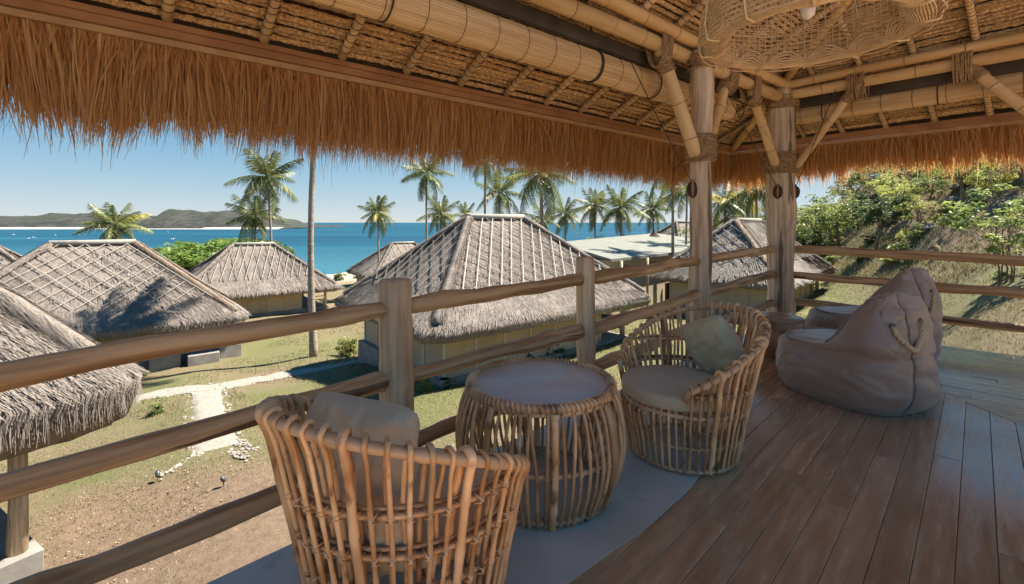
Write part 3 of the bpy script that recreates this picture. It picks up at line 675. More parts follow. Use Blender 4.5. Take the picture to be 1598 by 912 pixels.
        for (dx, dy, sp, mt, wid, hh) in styles:
            d = Vector((dx, dy)).normalized(); nn = Vector((-d.y, d.x)); ext = max(we, Ls) * 1.6; k = -int(ext / sp)
            while k * sp < ext:
                c = Vector((0, Ls * .4)) + nn * (k * sp + random.uniform(-.05, .05)); r_ = clip(c, d, poly); k += 1
                if not r_: continue
                A2 = c + d * (r_[0] + random.uniform(0, .06)); B2 = c + d * (r_[1] - random.uniform(0, .06))
                f = lambda q2: mid_r + ax * q2.x + ay * q2.y + nrm * (hh) + Vector((0, 0, -.06 * math.sin(math.pi * q2.y / Ls)))
                bar('lattice_lath', roof, f(A2), f(B2), wid, .022, MT[mt], nrm)
    # body
    x0, x1, y0, y1 = body['box']; top = ze_ + .55; fz = body.get('floor', .45); pl = body.get('deep', 1.2)
    b = MB(); b.bevbox(((x0 + x1) / 2, (y0 + y1) / 2, fz + (top - fz) / 2), (x1 - x0, y1 - y0, top - fz), .01); wl = b.build('wall', MT[body.get('mat', 'wall')], root, False)
    fx0, fx1, fy0, fy1 = body.get('plinth', (-hx + .9, hx - .9, -hy + .9, hy - .9))
    b = MB(); b.bevbox(((fx0 + fx1) / 2, (fy0 + fy1) / 2, (fz - pl) / 2), (fx1 - fx0, fy1 - fy0, fz + pl), .02); b.build('plinth', MT['plinth'], root, False)
    xs = np.arange(x0, x1 + .01, (x1 - x0) / max(2, round((x1 - x0) / 1.3)))
    for x in xs:
        for y in (y0 - .02, y1 + .02): bar('batten', wl, (x, y, fz), (x, y, top), .07, .05, MT[body.get('batt', 'wall')], (0, 1, 0))
    ys = np.arange(y0, y1 + .01, (y1 - y0) / max(2, round((y1 - y0) / 1.3)))
    for y in ys:
        for x in (x0 - .02, x1 + .02): bar('batten', wl, (x, y, fz), (x, y, top), .07, .05, MT[body.get('batt', 'wall')], (1, 0, 0))
    for (x, y) in body.get('posts', ()):
        b = MB(); b.tube([(x, y, fz - .4), (x + .02, y, 1.2), (x, y + .03, ze_ + .25)], [.14, .115, .12], 9); b.build('porch_post', MT['greylog'], root)
    for (xa, ya, xb, yb) in body.get('rails', ()):
        for z in (.35, .62, .9):
            b = MB(); b.tube([(xa, ya, fz + z), (xb, yb, fz + z + .02)], .035, 7); b.build('porch_rail', MT['log'], root)
    for (x, y, sx, sy, kind, zc, sz) in body.get('extras', ()):
        if kind == 'window':
            b = MB(); b.bevbox((x, y, zc), (sx, sy, sz), .01); w = b.build('window', MT['brownwood'], root, False)
            b = MB(); b.box((x, y, zc), (sx + (.02 if sx < sy else -.2), sy + (.02 if sy < sx else -.2), sz - .2)); b.build('pane', MT['paneglass'], w, False)
        else:
            b = MB(); b.bevbox((x, y, zc), (sx, sy, sz), .02); b.build(kind, MT[{'step': 'plinth', 'bench': 'brownwood', 'door': 'brownwood', 'vent': 'wallwhite'}[kind]], root, False)
    root.location = (C_[0], C_[1], zg); root.rotation_euler = (0, 0, ang)
    return root
A1 = math.atan2(.63, .777)
def Cxy(x, y): return (x, y)
VERT = lambda sp, m='lath', w=.05: (0, 1, sp, m, w, .13)
# big lattice hut in the middle
hut('thatched_hut', 'large thatched hut in the middle with white lattice laths on both visible roof faces', (-.75, 22.3), A1, 12.3, 9.3, 3.0, .2 + CAMZ, -3.55 + CAMZ, -5.75 + CAMZ, 42000,
    {'faces': [(0, [(-.53, .85, .50, 'lath', .034, .14), (.74, .67, .55, 'darklath', .04, .11)]), (3, [(0, 1, .55, 'lath', .034, .14), (.80, .6, .6, 'darklath', .04, .11)])], 't1': .74},
    {'box': (-5.0, 3.0, -3.6, 3.5), 'floor': .25, 'posts': [(5.0, -3.5), (5.0, 3.5), (3.2, -3.55)], 'rails': [(5.0, -3.5, 5.0, 3.5)], 'mat': 'wall', 'batt': 'wallwhite', 'deep': 1.8,
     'extras': [(1.0, -3.64, .35, .06, 'vent', 1.95, .22), (-3.2, -3.64, .35, .06, 'vent', 1.85, .3), (3.05, 0, .08, 2.0, 'window', 1.3, 2.0)]}, seed=1, sl=.32, sw=.009)
# left lattice hut
hut('thatched_hut', 'thatched hut at left with white diamond lattice and palm shadow on its roof', (-21.15, 23.75), A1, 12.3, 9.3, 3.0, -1.08 + CAMZ, -4.75 + CAMZ, -6.85 + CAMZ, 38000,
    {'faces': [(0, [(.62, .78, .58, 'lath', .034, .14), (-.72, .69, .62, 'lath', .03, .12)])], 't1': .76, 'tuft': (1,)},
    {'box': (-5.0, 1.8, -3.3, 3.5), 'floor': .5, 'posts': [(4.9, -3.4), (4.9, 3.4), (2.0, -3.5)], 'mat': 'wall', 'deep': 1.0,
     'extras': [(1.85, -1.2, .08, 1.6, 'window', 1.5, 1.9), (2.6, -3.2, 1.5, .5, 'bench', .95, .9), (2.7, -4.0, 1.2, .6, 'step', .2, .8), (4.2, -4.3, 1.3, .8, 'step', .1, .7), (5.4, -3.6, 1.0, .9, 'step', .1, .9)]}, seed=2, sl=.34, sw=.011)
# near hut bottom left
RB = Vector((-6.3, 8.2)); d1 = Vector((-.5, -.866)); d2 = Vector((-.866, .5))
CB = RB + d1 * 6.15 + d2 * 4.65
hut('thatched_hut', 'closest thatched hut at lower left, shaggy grey eave over a log post', (CB.x, CB.y), math.atan2(.866, .5), 12.3, 9.3, 3.0, 2.3 + CAMZ, -2.65 + CAMZ, -5.5 + CAMZ, 75000,
    {'faces': [(0, [(0, 1, .30, 'lath', .033, .13), (.03, 1, .30, 'darklath', .045, .10)])], 't1': .62, 'tuft': (1,)},
    {'box': (-5.0, 2.2, -3.2, 3.5), 'floor': .3, 'posts': [(4.7, -3.75), (4.8, -.2), (2.4, -3.7)], 'plinth': (-5.2, 4.95, -4.0, 3.7), 'mat': 'wallwhite', 'deep': .8}, seed=3, sl=.30, sw=.006, thick=.75)
# hut behind the left one
hut('thatched_hut', 'smaller looking thatched hut behind the lattice hut, seen past the bare palm trunk', (-22.6, 41.0), A1, 12.3, 9.3, 3.0, -1.95 + CAMZ, -5.6 + CAMZ, -7.7 + CAMZ, 14000,
    {'faces': [(0, [(-.30, .95, .55, 'lath', .045, .14), (0, 1, .9, 'darklath', .04, .11)])], 't1': .74},
    {'box': (-5.0, 3.0, -3.6, 3.5), 'floor': .3, 'posts': [(5.0, -3.5), (5.0, 3.5), (3.6, -3.6)], 'rails': [(3.6, -3.5, 5.0, -3.5)], 'extras': [(3.05, 0, .08, 2.0, 'window', 1.3, 2.0)]}, seed=4, sl=.45, sw=.02)
hut('thatched_hut', 'small distant thatched hut by the beach, tucked behind the middle hut', (-14.9, 64), A1, 12.3, 9.3, 3.0, -2.85 + CAMZ, -6.5 + CAMZ, -8.6 + CAMZ, 5000,
    {'faces': [(0, [(0, 1, .9, 'lath', .045, .14)]), (3, [(0, 1, .9, 'lath', .045, .14)])], 't1': .72}, {'box': (-5.0, 4.0, -3.6, 3.5)}, seed=5, sl=.6, sw=.05)
hut('thatched_hut', 'thatched roof just peeking in at the left edge above the closest hut', (-45.5, 39.0), A1, 12.3, 9.3, 3.0, -1.9 + CAMZ, -5.6 + CAMZ, -7.9 + CAMZ, 4000,
    {'faces': []}, {'box': (-5.0, 4.0, -3.6, 3.5)}, seed=6, sl=.6, sw=.05)
hut('thatched_hut', 'thatched hut behind the two log posts, with a small railed porch at its right end', (16.3, 32.5), math.atan2(.714, .7), 13, 8, 4.6, .1 + CAMZ, -3.35 + CAMZ, -5.55 + CAMZ, 14000,
    {'faces': [(0, [(0, 1, .42, 'lath', .045, .14), (.1, 1, .5, 'darklath', .05, .11)]), (3, [(.75, .66, .55, 'lath', .034, .14), (-.75, .66, .8, 'darklath', .04, .12)])], 't1': .74, 'tuft': (0,)},
    {'box': (-5.4, 3.4, -3.0, 3.0), 'floor': .4, 'posts': [(5.6, -3.0), (5.6, 3.0), (4.1, -3.0)], 'rails': [(4.1, -3.0, 5.6, -3.0), (5.6, -3, 5.6, 3)], 'deep': 1.5}, seed=7, sl=.5, sw=.028)
hut('thatched_hut', 'far thatched roof glimpsed behind the right hand hut between the posts', (24.5, 52), math.atan2(.714, .7), 12, 8, 3.0, .6 + CAMZ, -2.9 + CAMZ, -5.2 + CAMZ, 4000, {'faces': []}, {'box': (-4.5, 4, -3, 3), 'deep': 3}, seed=8, sl=.6, sw=.05)
hut('thatched_hut', 'far grey hut roof low between the flat roof and the first log post', (24.0, 66), math.atan2(.5, .8), 11, 8, 2.5, .0 + CAMZ, -3.3 + CAMZ, -5.6 + CAMZ, 3000, {'faces': []}, {'box': (-4.5, 4, -3, 3), 'deep': 3}, seed=9, sl=.6, sw=.05)
# pointed pavilion
pr = thing('pavilion', 'little dark pointed thatch pavilion beyond the flat roofed building', 'pavilion', (0, 0, 0))
b = MB(); V = []
for j in range(9):
    s = j / 8
    for i in range(24):
        a = i * math.pi / 12; rad = 2.4 * s ** 1.35 + .05; V.append((math.cos(a) * rad, math.sin(a) * rad, 4.5 - 2.3 * s + .04 * mn.noise(Vector((a * 5, s * 9, 0)))))
b.add(V, [(j * 24 + (i + 1) % 24, j * 24 + i, (j + 1) * 24 + i, (j + 1) * 24 + (i + 1) % 24) for j in range(8) for i in range(24)]); b.build('roof', MT['slab'], pr)
for i in range(6):
    a = i * math.pi / 3; b = MB(); b.tube([(math.cos(a) * 1.8, math.sin(a) * 1.8, -1.2), (math.cos(a) * 1.8, math.sin(a) * 1.8, 2.6)], .09, 7); b.build('post', MT['brownwood'], pr)
pc_ = Vector(((1021 - CX) / F * 52, 52)); pr.location = (pc_.x, pc_.y, -1.0 + CAMZ - 4.3)
# flat roofed building
fb = thing('flat_roofed_building', 'long cream building with a pale flat greenish roof right of the middle hut', 'building', (0, 0, 0))
def quadslab(pts, th): return MB().add([Vector(p) for p in pts] + [Vector(p) - Vector((0, 0, th)) for p in pts], [(0, 1, 2, 3), (7, 6, 5, 4), (0, 4, 5, 1), (1, 5, 6, 2), (2, 6, 7, 3), (3, 7, 4, 0)])
n0 = Vector((6.3, 29.8)); ea_ = Vector((.69, .725)); eb_ = Vector((-.42, .907))
c4 = [n0, n0 + ea_ * 24, n0 + ea_ * 24 + eb_ * 26, n0 + eb_ * 26]
c4 = [n0, n0 + ea_ * 24, n0 + ea_ * 24 + eb_ * 12, n0 + eb_ * 7.0]
zz = [-2.35, -2.35, -1.35, -1.55]
quadslab([(p.x, p.y, z + CAMZ) for p, z in zip(c4, zz)], .18).build('roof', MT['flatroof'], fb, False)
inn = [n0 + ea_ * .6 + eb_ * .6, n0 + ea_ * 23.4 + eb_ * .6, n0 + ea_ * 23.4 + eb_ * 10.5, n0 + ea_ * .5 + eb_ * 6.2]
quadslab([(p.x, p.y, -2.56 + CAMZ) for p in inn], 3.6).build('wall', MT['wall'], fb, False)
for s in (2.5, 6.5, 8.2, 12, 16):
    p = n0 + ea_ * s + eb_ * .55; b = MB(); b.bevbox((p.x, p.y, -3.5 + CAMZ), (.9, .08, 1.1), .01, Matrix.Rotation(math.atan2(.725, .69), 3, 'Z')); w = b.build('window', MT['brownwood'], fb, False)
    p = n0 + ea_ * s + eb_ * .5; b = MB(); b.box((p.x, p.y, -3.5 + CAMZ), (.7, .06, .9), math.atan2(.725, .69)); b.build('pane', MT['paneglass'], w, False)
for s in (1.0, 4.5, 10, 14):
    p = n0 + ea_ * s - eb_ * .2; b = MB(); b.tube([(p.x, p.y, -6 + CAMZ), (p.x, p.y, -2.5 + CAMZ)], .09, 7); b.build('veranda_post', MT['greylog'], fb)
p = n0 + ea_ * 8 - Vector((-.2, .9)) * 2.5
b = MB(); b.bevbox((p.x, p.y, -4.9 + CAMZ), (5.5, .12, 1.6), .01, Matrix.Rotation(.75, 3, 'Z')); tag(b.build('dark_fence', MT['brownwood'], None, False), 'dark brown timber screen in front of the flat roofed building', 'fence')
# ---------------------------------------------------------------- palms: (crown px, crown py, distance, frond length, label)
def palmat(cx_, cy_, bx_, Y, L_, nf, label, r=.14, seed=0, yellow=0, bend=0, dY=0, dz=0):
    base = on(bx_, Y); top = px(cx_, cy_, Y + dY); top.z += dz
    return palm(base, top, L_, nf, label, r, seed, yellow, bend=bend)
palmat(416, 278, 418, 44, 3.5, 20, 'tall coconut palm above the round green tree, crown touching the thatch fringe', .13, 1, bend=.35)
palmat(398, 338, 400, 46, 2.9, 18, 'shorter palm just beside the tall one above the round green tree', .1, 2, yellow=.1)
palmat(180, 352, 182, 42, 2.9, 20, 'squat palm with yellowing fronds rising behind the left lattice roof', .13, 3, yellow=.15)
pb_ = at(490, 558); palm(pb_, (pb_.x + .12, pb_.y + .3, CAMZ + 7.3), 3.4, 22, 'nearest palm, bare grey trunk on the lawn, its crown hidden by the roof', .16, 4, group='coconut palms between the huts and the sea', bend=-.25)
palmat(590, 333, 591, 60, 2.9, 20, 'lone small palm standing against open sea left of the middle hut', .13, 5, yellow=.1)
palmat(665, 272, 666, 50, 3.2, 18, 'tall slim palm just left of the middle hut ridge', .13, 6)
palmat(688, 335, 690, 54, 2.7, 18, 'bushy low palm beside the slim tall palm, left of the middle ridge', .16, 7)
palmat(726, 336, 727, 62, 2.2, 14, 'little palm tuft showing just above the left of the middle ridge', .12, 8)
palmat(757, 250, 757, 46, 2.6, 16, 'palm whose crown is half hidden in the thatch fringe above the middle ridge', .15, 9)
palmat(779, 302, 780, 52, 3.3, 18, 'palm with a long sweeping frond right above the middle ridge', .13, 10)
palmat(843, 272, 850, 38, 3.6, 18, 'wide palm with a thick trunk rising right of the middle ridge', .18, 11, yellow=.1)
palmat(847, 345, 848, 52, 2.4, 14, 'low palm behind the thick trunk right of the middle ridge', .12, 12)
palmat(882, 335, 883, 62, 2.9, 16, 'slender dark palm between the thick palm and the layered tree', .12, 13)
palmat(928, 322, 930, 58, 3.1, 18, 'full palm crown rising over the layered green tree', .15, 14)
palmat(968, 325, 971, 55, 3.3, 20, 'dense palm just right of the layered green tree', .16, 15)
palmat(1019, 328, 1021, 60, 3.2, 18, 'palm above the pointed pavilion left of the first log post', .13, 16, yellow=.15)
palmat(1050, 262, 1050, 36, 3.0, 14, 'thin grey palm trunk standing right beside the first log post', .13, 17, yellow=.3)
palmat(1180, 298, 1182, 42, 3.0, 18, 'bright palm seen between the two log posts', .14, 18, yellow=.3)
palmat(1132, 316, 1130, 48, 3.2, 16, 'hazy palm between the posts, nearer the first one', .14, 19, yellow=.25)
palmat(1160, 322, 1160, 62, 3.0, 16, 'smallest palm between the posts, farthest back', .14, 20, yellow=.2)
palmat(1072, 300, 1070, 44, 3.0, 14, 'yellow fronded palm partly hidden behind the first log post', .12, 21, yellow=.6)
# ---------------------------------------------------------------- trees and shrubs
def tr(kind, x, Y, s, label, sz=None, dz=0, name='broadleaf_tree', group=None):
    p = on(x, Y); p.z += dz; return tree(kind, p, s, label, name, 'tree', group, sz)
tr('rich', 350, 52, 1.45, 'broad dark green spreading tree beyond the two left huts', 1.25)
tr('rich', 400, 56, .95, 'rounded green tree end showing right of the broad spreading tree', 1.25)
tr('rich', 297, 52, .8, 'low green tree at the left end of the broad spreading tree', 1.0)
tr('olive', 925, 52, 1.1, 'layered olive green tree between two palms behind the flat roof', 1.15)
tr('olive', 905, 56, .9, 'low olive tree at the left of the layered tree', .8)
tr('olive', 955, 50, .8, 'small olive tree at the right of the layered tree', .8)
tr('olive', 712, 50, .95, 'olive tree peeking over the left hip of the middle hut', 1.05)
tr('dark', 735, 56, .9, 'dark leafy tree top behind the middle ridge', 1.0)
tr('olive', 1075, 60, 1.3, 'olive tree behind the first log post', 1.3)
tr('light', 1040, 52, .8, 'thin yellow green tree beside the pavilion', 1.0)
for i, (x, Y, s, k) in enumerate([(1112, 70, 1.5, 'olive'), (1145, 74, 1.7, 'light'), (1182, 66, 1.5, 'olive'), (1215, 60, 1.5, 'dark'), (1240, 58, 1.5, 'olive')]):
    tr(k, x, Y, s, ['olive tree in the gap just right of the first log post', 'yellow green tree in the middle of the gap between the posts', 'olive tree at the right of the gap between the posts', 'dark tree partly behind the second log post', 'olive tree just right of the second log post'][i])
tr('olive', 1281, 47, 1.0, 'dark branching tree at the foot of the hill nearest the second post', 1.35)
tr('dark', 1262, 48, .75, 'low dark tree at the left foot of the hill', .85)
tr('olive', 1309, 46, 1.05, 'open olive tree with forked trunk left of the round dark tree', 1.15)
tr('dark', 1369, 37, .82, 'round dense dark tree standing alone on the slope', .92)
tr('umbrella', 1500, 31, .85, 'leaning umbrella shaped yellow green tree midway up the hill', 1.0)
tr('light', 1437, 36, .6, 'small yellow green sapling between the dark tree and the umbrella tree')
tr('multi', 1575, 15.5, 1.0, 'young multi stemmed tree at the right edge beyond the rails', .95)
hill = [(1330, 56, 1.3, 'dry'), (1345, 62, 1.6, 'olive'), (1372, 54, 1.3, 'light'), (1395, 58, 1.4, 'dry'), (1402, 46, 1.0, 'light'), (1420, 52, 1.3, 'olive'), (1440, 44, 1.1, 'dry'),
        (1455, 50, 1.4, 'light'), (1475, 42, 1.1, 'olive'), (1490, 48, 1.4, 'dark'), (1512, 41, 1.1, 'dry'), (1530, 45, 1.4, 'olive'), (1548, 36, 1.0, 'dry'), (1560, 40, 1.2, 'olive'), (1580, 34, 1.0, 'dark'), (1592, 40, 1.4, 'olive'), (1610, 32, 1.1, 'olive'), (1640, 36, 1.3, 'dry'),
        (1300, 60, 1.4, 'light'), (1275, 64, 1.5, 'dry'), (1386, 50, .8, 'olive'), (1535, 34, .8, 'light'), (1600, 27, .8, 'dry'), (1350, 48, 1.0, 'dry'), (1400, 40, .8, 'light'), (1415, 62, 1.6, 'dark'), (1465, 58, 1.6, 'olive'), (1500, 56, 1.6, 'dry'), (1540, 52, 1.5, 'light'), (1575, 48, 1.5, 'olive'), (1600, 50, 1.7, 'dry'), (1325, 50, 1.0, 'light'), (1450, 38, .7, 'olive'), (1545, 30, .6, 'light'), (1470, 34, .55, 'dry')]
adj = {'dry': 'brownish dry', 'olive': 'olive green', 'light': 'pale yellow green', 'dark': 'dark green'}
for i, (x, Y, s, k) in enumerate(hill):
    lb = '%s tree %s the hillside, %s' % (adj[k], 'standing on the crest of' if Y > 47 else 'midway up' if Y > 38 else 'low on', 'nearest the corner post' if x < 1350 else 'left of the umbrella tree' if x < 1440 else 'behind the umbrella tree' if x < 1520 else 'right of the umbrella tree' if x < 1570 else 'at the right picture edge')
    tr(k, x, Y, s * .85, lb, s * random.uniform(.7, .9), group='hillside trees: ' + lb)
random.seed(5)
SEEN = {}
for i in range(230):
    x = random.uniform(1245, 1630); r_ = (x - CX) / F; Y = random.uniform(26, 62)
    X = r_ * Y; q0 = X - .42 * Y - 9.5
    if q0 < 1.2 + (0 if Y > 38 else 2.0 * random.random()): continue
    if x > 1440 and Y < 42 and random.random() < .7: continue
    if random.random() < .25: continue
    k = random.choice('ggdyyb'); sb = random.uniform(.5, 1.7); cn = {'g': 'olive green', 'd': 'dark green', 'y': 'yellow green', 'b': 'brown dry'}[k]
    lb = '%s %s shrub %s on the hillside, %s' % ('small' if sb < .9 else 'medium' if sb < 1.3 else 'large', cn, 'low' if Y < 34 else 'midway up' if Y < 46 else 'high', 'near the corner post' if x < 1330 else 'left of the umbrella tree' if x < 1450 else 'below the umbrella tree' if x < 1530 else 'toward the right edge')
    bush(k, on(x, Y), sb, lb, random.uniform(.35, 1.2), lb.replace(' shrub', ' shrubs'))
bush('y', at(541, 556), 1.0, 'round yellow green bush beside the gravel path near the palm trunk', 1.15)
bush('g', at(662, 612), .55, 'low leafy plant at the near corner of the middle hut', .5)
bush('d', at(700, 606), .4, 'tiny dark plant against the plinth of the middle hut', .4)
bush('d', at(862, 556), 1.0, 'dark shrub against the wall of the middle hut, below the middle rail', .9)
bush('g', at(820, 566), .8, 'olive shrub against the wall left of the dark one', .6)
bush('b', at(845, 560), .7, 'twiggy brown shrub between the two wall shrubs', .7)
bush('g', at(243, 650), .45, 'small pale leafed plant growing in the bed by the closest hut eave', .45)
bush('y', at(223, 588), .4, 'little plant beside the steps of the left lattice hut', .35)
bush('d', on(530, 70), 1.6, 'dark shoreline shrub right of the bare palm trunk', 1.4)
bush('d', on(556, 74), 1.2, 'small shoreline shrub near the distant beach hut', 1.0)
bush('g', at(1300, 372), 1.2, 'olive shrub on the lawn below the dark branching tree', .7)
bush('g', at(1560, 440), .5, 'low green shrub under the multi stemmed tree', .4)
# bucket and garden lights
b = MB(); p = at(694, 606); b.tube([p, p + Vector((0, 0, .02)), p + Vector((0, 0, .3)), p + Vector((0, 0, .3)), p + Vector((0, 0, .05))], [.14, .15, .18, .165, .13], 14); tag(b.build('planter', MT['plinth']), 'grey concrete planter pot at the foot of the middle hut wall', 'planter')
for i, (x, y, l) in enumerate(((246, 752, 'small black garden spotlight on a spike at the end of the stone edging'), (349, 760, 'small garden spotlight with a pale head on the bare soil right of the path'))):
    g = at(x, y); r_ = thing('garden_spotlight', l, 'spotlight', (0, 0, 0), 'spike spotlights in the soil')
    b = MB(); b.tube([(0, 0, -.1), (0, 0, .1)], .012, 6); b.build('spike', MT['metal'], r_)
    b = MB(); b.tube([(0, 0, .10), (.01, 0, .15), (.03, 0, .17)], [.02, .03, .02], 8); b.build('bracket', MT['metal'], r_)
    b = MB(); b.tube([(-.05, 0, .13), (-.04, 0, .135), (.04, 0, .2), (.05, 0, .21), (.045, 0, .2)], [.025, .045, .055, .055, .04], 12); b.build('lamp_head', MT['metal'], r_)
    b = MB(); b.tube([(.042, 0, .198), (.048, 0, .206)], .045, 12); b.build('lens', MT['paneglass'], r_)
    r_.location = g; r_.rotation_euler = (0, 0, 2.2 + i); r_.scale = (.85,) * 3
# boats
for i, (x, y, s, l) in enumerate(((45, 373.5, 2.2, 'pair of white outrigger boats anchored at far left'), (52, 371.5, 1.8, 'tiny white boat just right of the anchored pair'), (21, 367, 1.4, 'tiny boat at the far left of the bay'), (262, 363, 1.6, 'tiny boat off the hill beach'), (270, 374, 2.4, 'white boat alone in mid bay right of the squat palm'), (321, 357, 2.6, 'dark blue boat close under the far beach'), (86, 368, 1.3, 'tiny white boat between the left ones and the squat palm'), (124, 367, 1.3, 'tiny white boat near the squat palm'))):
    Y = F * (CAMZ - SEA) / (y - HY); X = (x - CX) / F * Y; s = s * Y / 300
    r_ = thing('boat', l, 'boat', (0, 0, 0), 'boats anchored in the bay'); b = MB()
    st = [(-2, .2, .5), (-1.5, .45, .35), (0, .55, .3), (1.5, .4, .4), (2.2, .05, .7)]
    V = []
    for x_, w_, h_ in st: V += [(x_, -w_, h_), (x_, 0, -.2), (x_, w_, h_)]
    b.add(V, [(3 * k_ + j, 3 * k_ + j + 1, 3 * k_ + j + 4, 3 * k_ + j + 3) for k_ in range(4) for j in range(2)] + [(3 * k_, 3 * k_ + 3, 3 * k_ + 5, 3 * k_ + 2) for k_ in range(4)])
    b.build('hull', MT['white'] if i != 5 else MT['metal'], r_, False)
    b = MB(); b.bevbox((-.3, 0, .75), (1.3, .7, .7), .08); b.build('cabin', MT['white'], r_, False)
    r_.location = (X, Y, SEA); r_.scale = (s * .32,) * 3; r_.rotation_euler = (0, 0, i * .7)
# rocks on hill
for i in range(14):
    x = random.uniform(1400, 1600); Y = random.uniform(29, 38); p = on(x, Y); V, Fc = ico_v, ico_f; s = random.uniform(.3, .9)
    o = place('rock', mesh('rock', [(a * s * random.uniform(.8, 1.3), b_ * s * random.uniform(.7, 1.1), c * s * .5) for a, b_, c in V], Fc, MT['rock'], False)); o.location = p; tag(o, '%s rock on the bare hill slope, %s' % ('small grey brown' if s < .5 else 'large grey brown' if s > .7 else 'middling grey brown', 'left of the umbrella tree' if x < 1480 else 'right of the umbrella tree'), 'rock', 'rocks on the hill slope %d %d' % (s < .5 or 2 * (s > .7), x < 1480))

# ================================================================ the villa: deck
UD = Vector((.705, .709, 0)).normalized(); VD = Vector((-UD.y, UD.x, 0))      # along the sea side rail / towards the sea
def uv(u, v, z=0): return UD * u + VD * v + UP * z
VE = Vector((.762, 3.4, 0)).dot(VD)      # sea side edge of the deck
UE = Vector((4.38, 4.74, 0)).dot(UD)     # right edge of the deck
# mitre between the two plank directions
mA = Vector((3.25, 5.9)); mB_ = Vector((3.15, 3.27)); md = (mB_ - mA).normalized(); mN = Vector((-md.y, md.x))
if mN.dot(Vector((-1, 0))) < 0: mN = -mN
def cutpoly(poly, P0, Nn):
    out = []
    for i in range(len(poly)):
        a, b_ = poly[i], poly[(i + 1) % len(poly)]; da, db = (a - P0).dot(Nn), (b_ - P0).dot(Nn)
        if da >= 0: out.append(a)
        if da * db < 0: out.append(a + (b_ - a) * (da / (da - db)))
    return out
deck = thing('deck_floor', None, None); deck['kind'] = 'structure'
def prism(poly, z0, z1, b=.0025, loc=None, ang=0):
    """bevelled plank from a convex outline; returned in coordinates local to loc, ang"""
    c = sum(poly, Vector((0, 0))) / len(poly); ca, sa = math.cos(-ang), math.sin(-ang)
    L2 = lambda p: Vector(((p.x - c.x) * ca - (p.y - c.y) * sa, (p.x - c.x) * sa + (p.y - c.y) * ca))
    P2 = [L2(p) for p in poly]; n = len(P2); cc = sum(P2, Vector((0, 0))) / n
    ins = []
    for p in P2:
        d = cc - p; ins.append(Vector((p.x + (b if d.x > 0 else -b), p.y + (b if d.y > 0 else -b))))
    V = [(p.x, p.y, z0) for p in P2] + [(p.x, p.y, z1 - b) for p in P2] + [(p.x, p.y, z1) for p in ins]
    Fc = [tuple(range(n - 1, -1, -1)), tuple(range(2 * n, 3 * n))]
    for k in range(2): Fc += [(k * n + i, k * n + (i + 1) % n, (k + 1) * n + (i + 1) % n, (k + 1) * n + i) for i in range(n)]
    return V, Fc, c
random.seed(12)
W1 = .112
def orient(poly):
    A = sum(poly[i].x * poly[(i + 1) % len(poly)].y - poly[(i + 1) % len(poly)].x * poly[i].y for i in range(len(poly)))
    return poly if A > 0 else poly[::-1]
def lay(poly, ang, zj):
    if len(poly) < 3: return
    poly = orient(poly)
    V, Fc, c = prism(poly, -.03, zj, .0014, ang=ang); o = place('plank', mesh('plank', V, Fc, MT['plank'], False), deck)
    o.location = (c.x, c.y, 0); o.rotation_euler = (0, 0, ang)
U2, V2 = Vector(UD[:2]), Vector(VD[:2]); angU = math.atan2(U2.y, U2.x)
# along the sea side rail
vv = -3.3
while vv < VE - .02:
    u = -1.0 + random.uniform(-1.5, 0)
    while u < UE:
        L_ = random.uniform(1.1, 2.6); u1 = min(u + L_, UE)
        g = .0011; poly = [U2 * (u + g) + V2 * (vv + g), U2 * (u1 - g) + V2 * (vv + g), U2 * (u1 - g) + V2 * (min(vv + W1, VE) - g), U2 * (u + g) + V2 * (min(vv + W1, VE) - g)]
        poly = cutpoly(poly, mA + mN * .002, mN)
        lay(poly, angU, random.uniform(-.0012, .0012)); u = u1
    vv += W1
# across, right of the mitre
uu = UE - .0
while uu > .2:
    v_ = VE
    while v_ > -5.5:
        L_ = random.uniform(1.2, 2.6); v1 = v_ - L_; g = .0011
        poly = [U2 * (uu - W1 + g) + V2 * (v1 + g), U2 * (uu - g) + V2 * (v1 + g), U2 * (uu - g) + V2 * (v_ - g), U2 * (uu - W1 + g) + V2 * (v_ - g)]
        poly = cutpoly(poly, mA - mN * .002, -mN)
        lay(poly, angU + math.pi / 2, random.uniform(-.0012, .0012)); v_ = v1
    uu -= W1
# floor frame under the planks
b = MB(); lo = uv(UE - .01, VE - .01, -.04)
c4 = [uv(-2.2, -5.6), uv(UE - .01, -5.6), uv(UE - .01, VE - .01), uv(-2.2, VE - .01)]
b.add([p + UP * -.22 for p in c4] + [p + UP * -.032 for p in c4], [(3, 2, 1, 0), (4, 5, 6, 7), (0, 1, 5, 4), (1, 2, 6, 5), (2, 3, 7, 6), (3, 0, 4, 7)])
tag(b.build('deck_slab', MT['plinth'], None, False), kind='structure')
for (x, y) in ((-.5, 1.7), (1.4, 3.6), (3.0, 5.3), (4.4, 4.2), (3.5, 2.5), (1.5, .5), (5.3, 3.2)):
    b = MB(); b.tube([(x, y, H(x, y) - .3), (x, y, -.22)], .16, 10); tag(b.build('foundation_post', MT['plinth'], None), kind='structure')
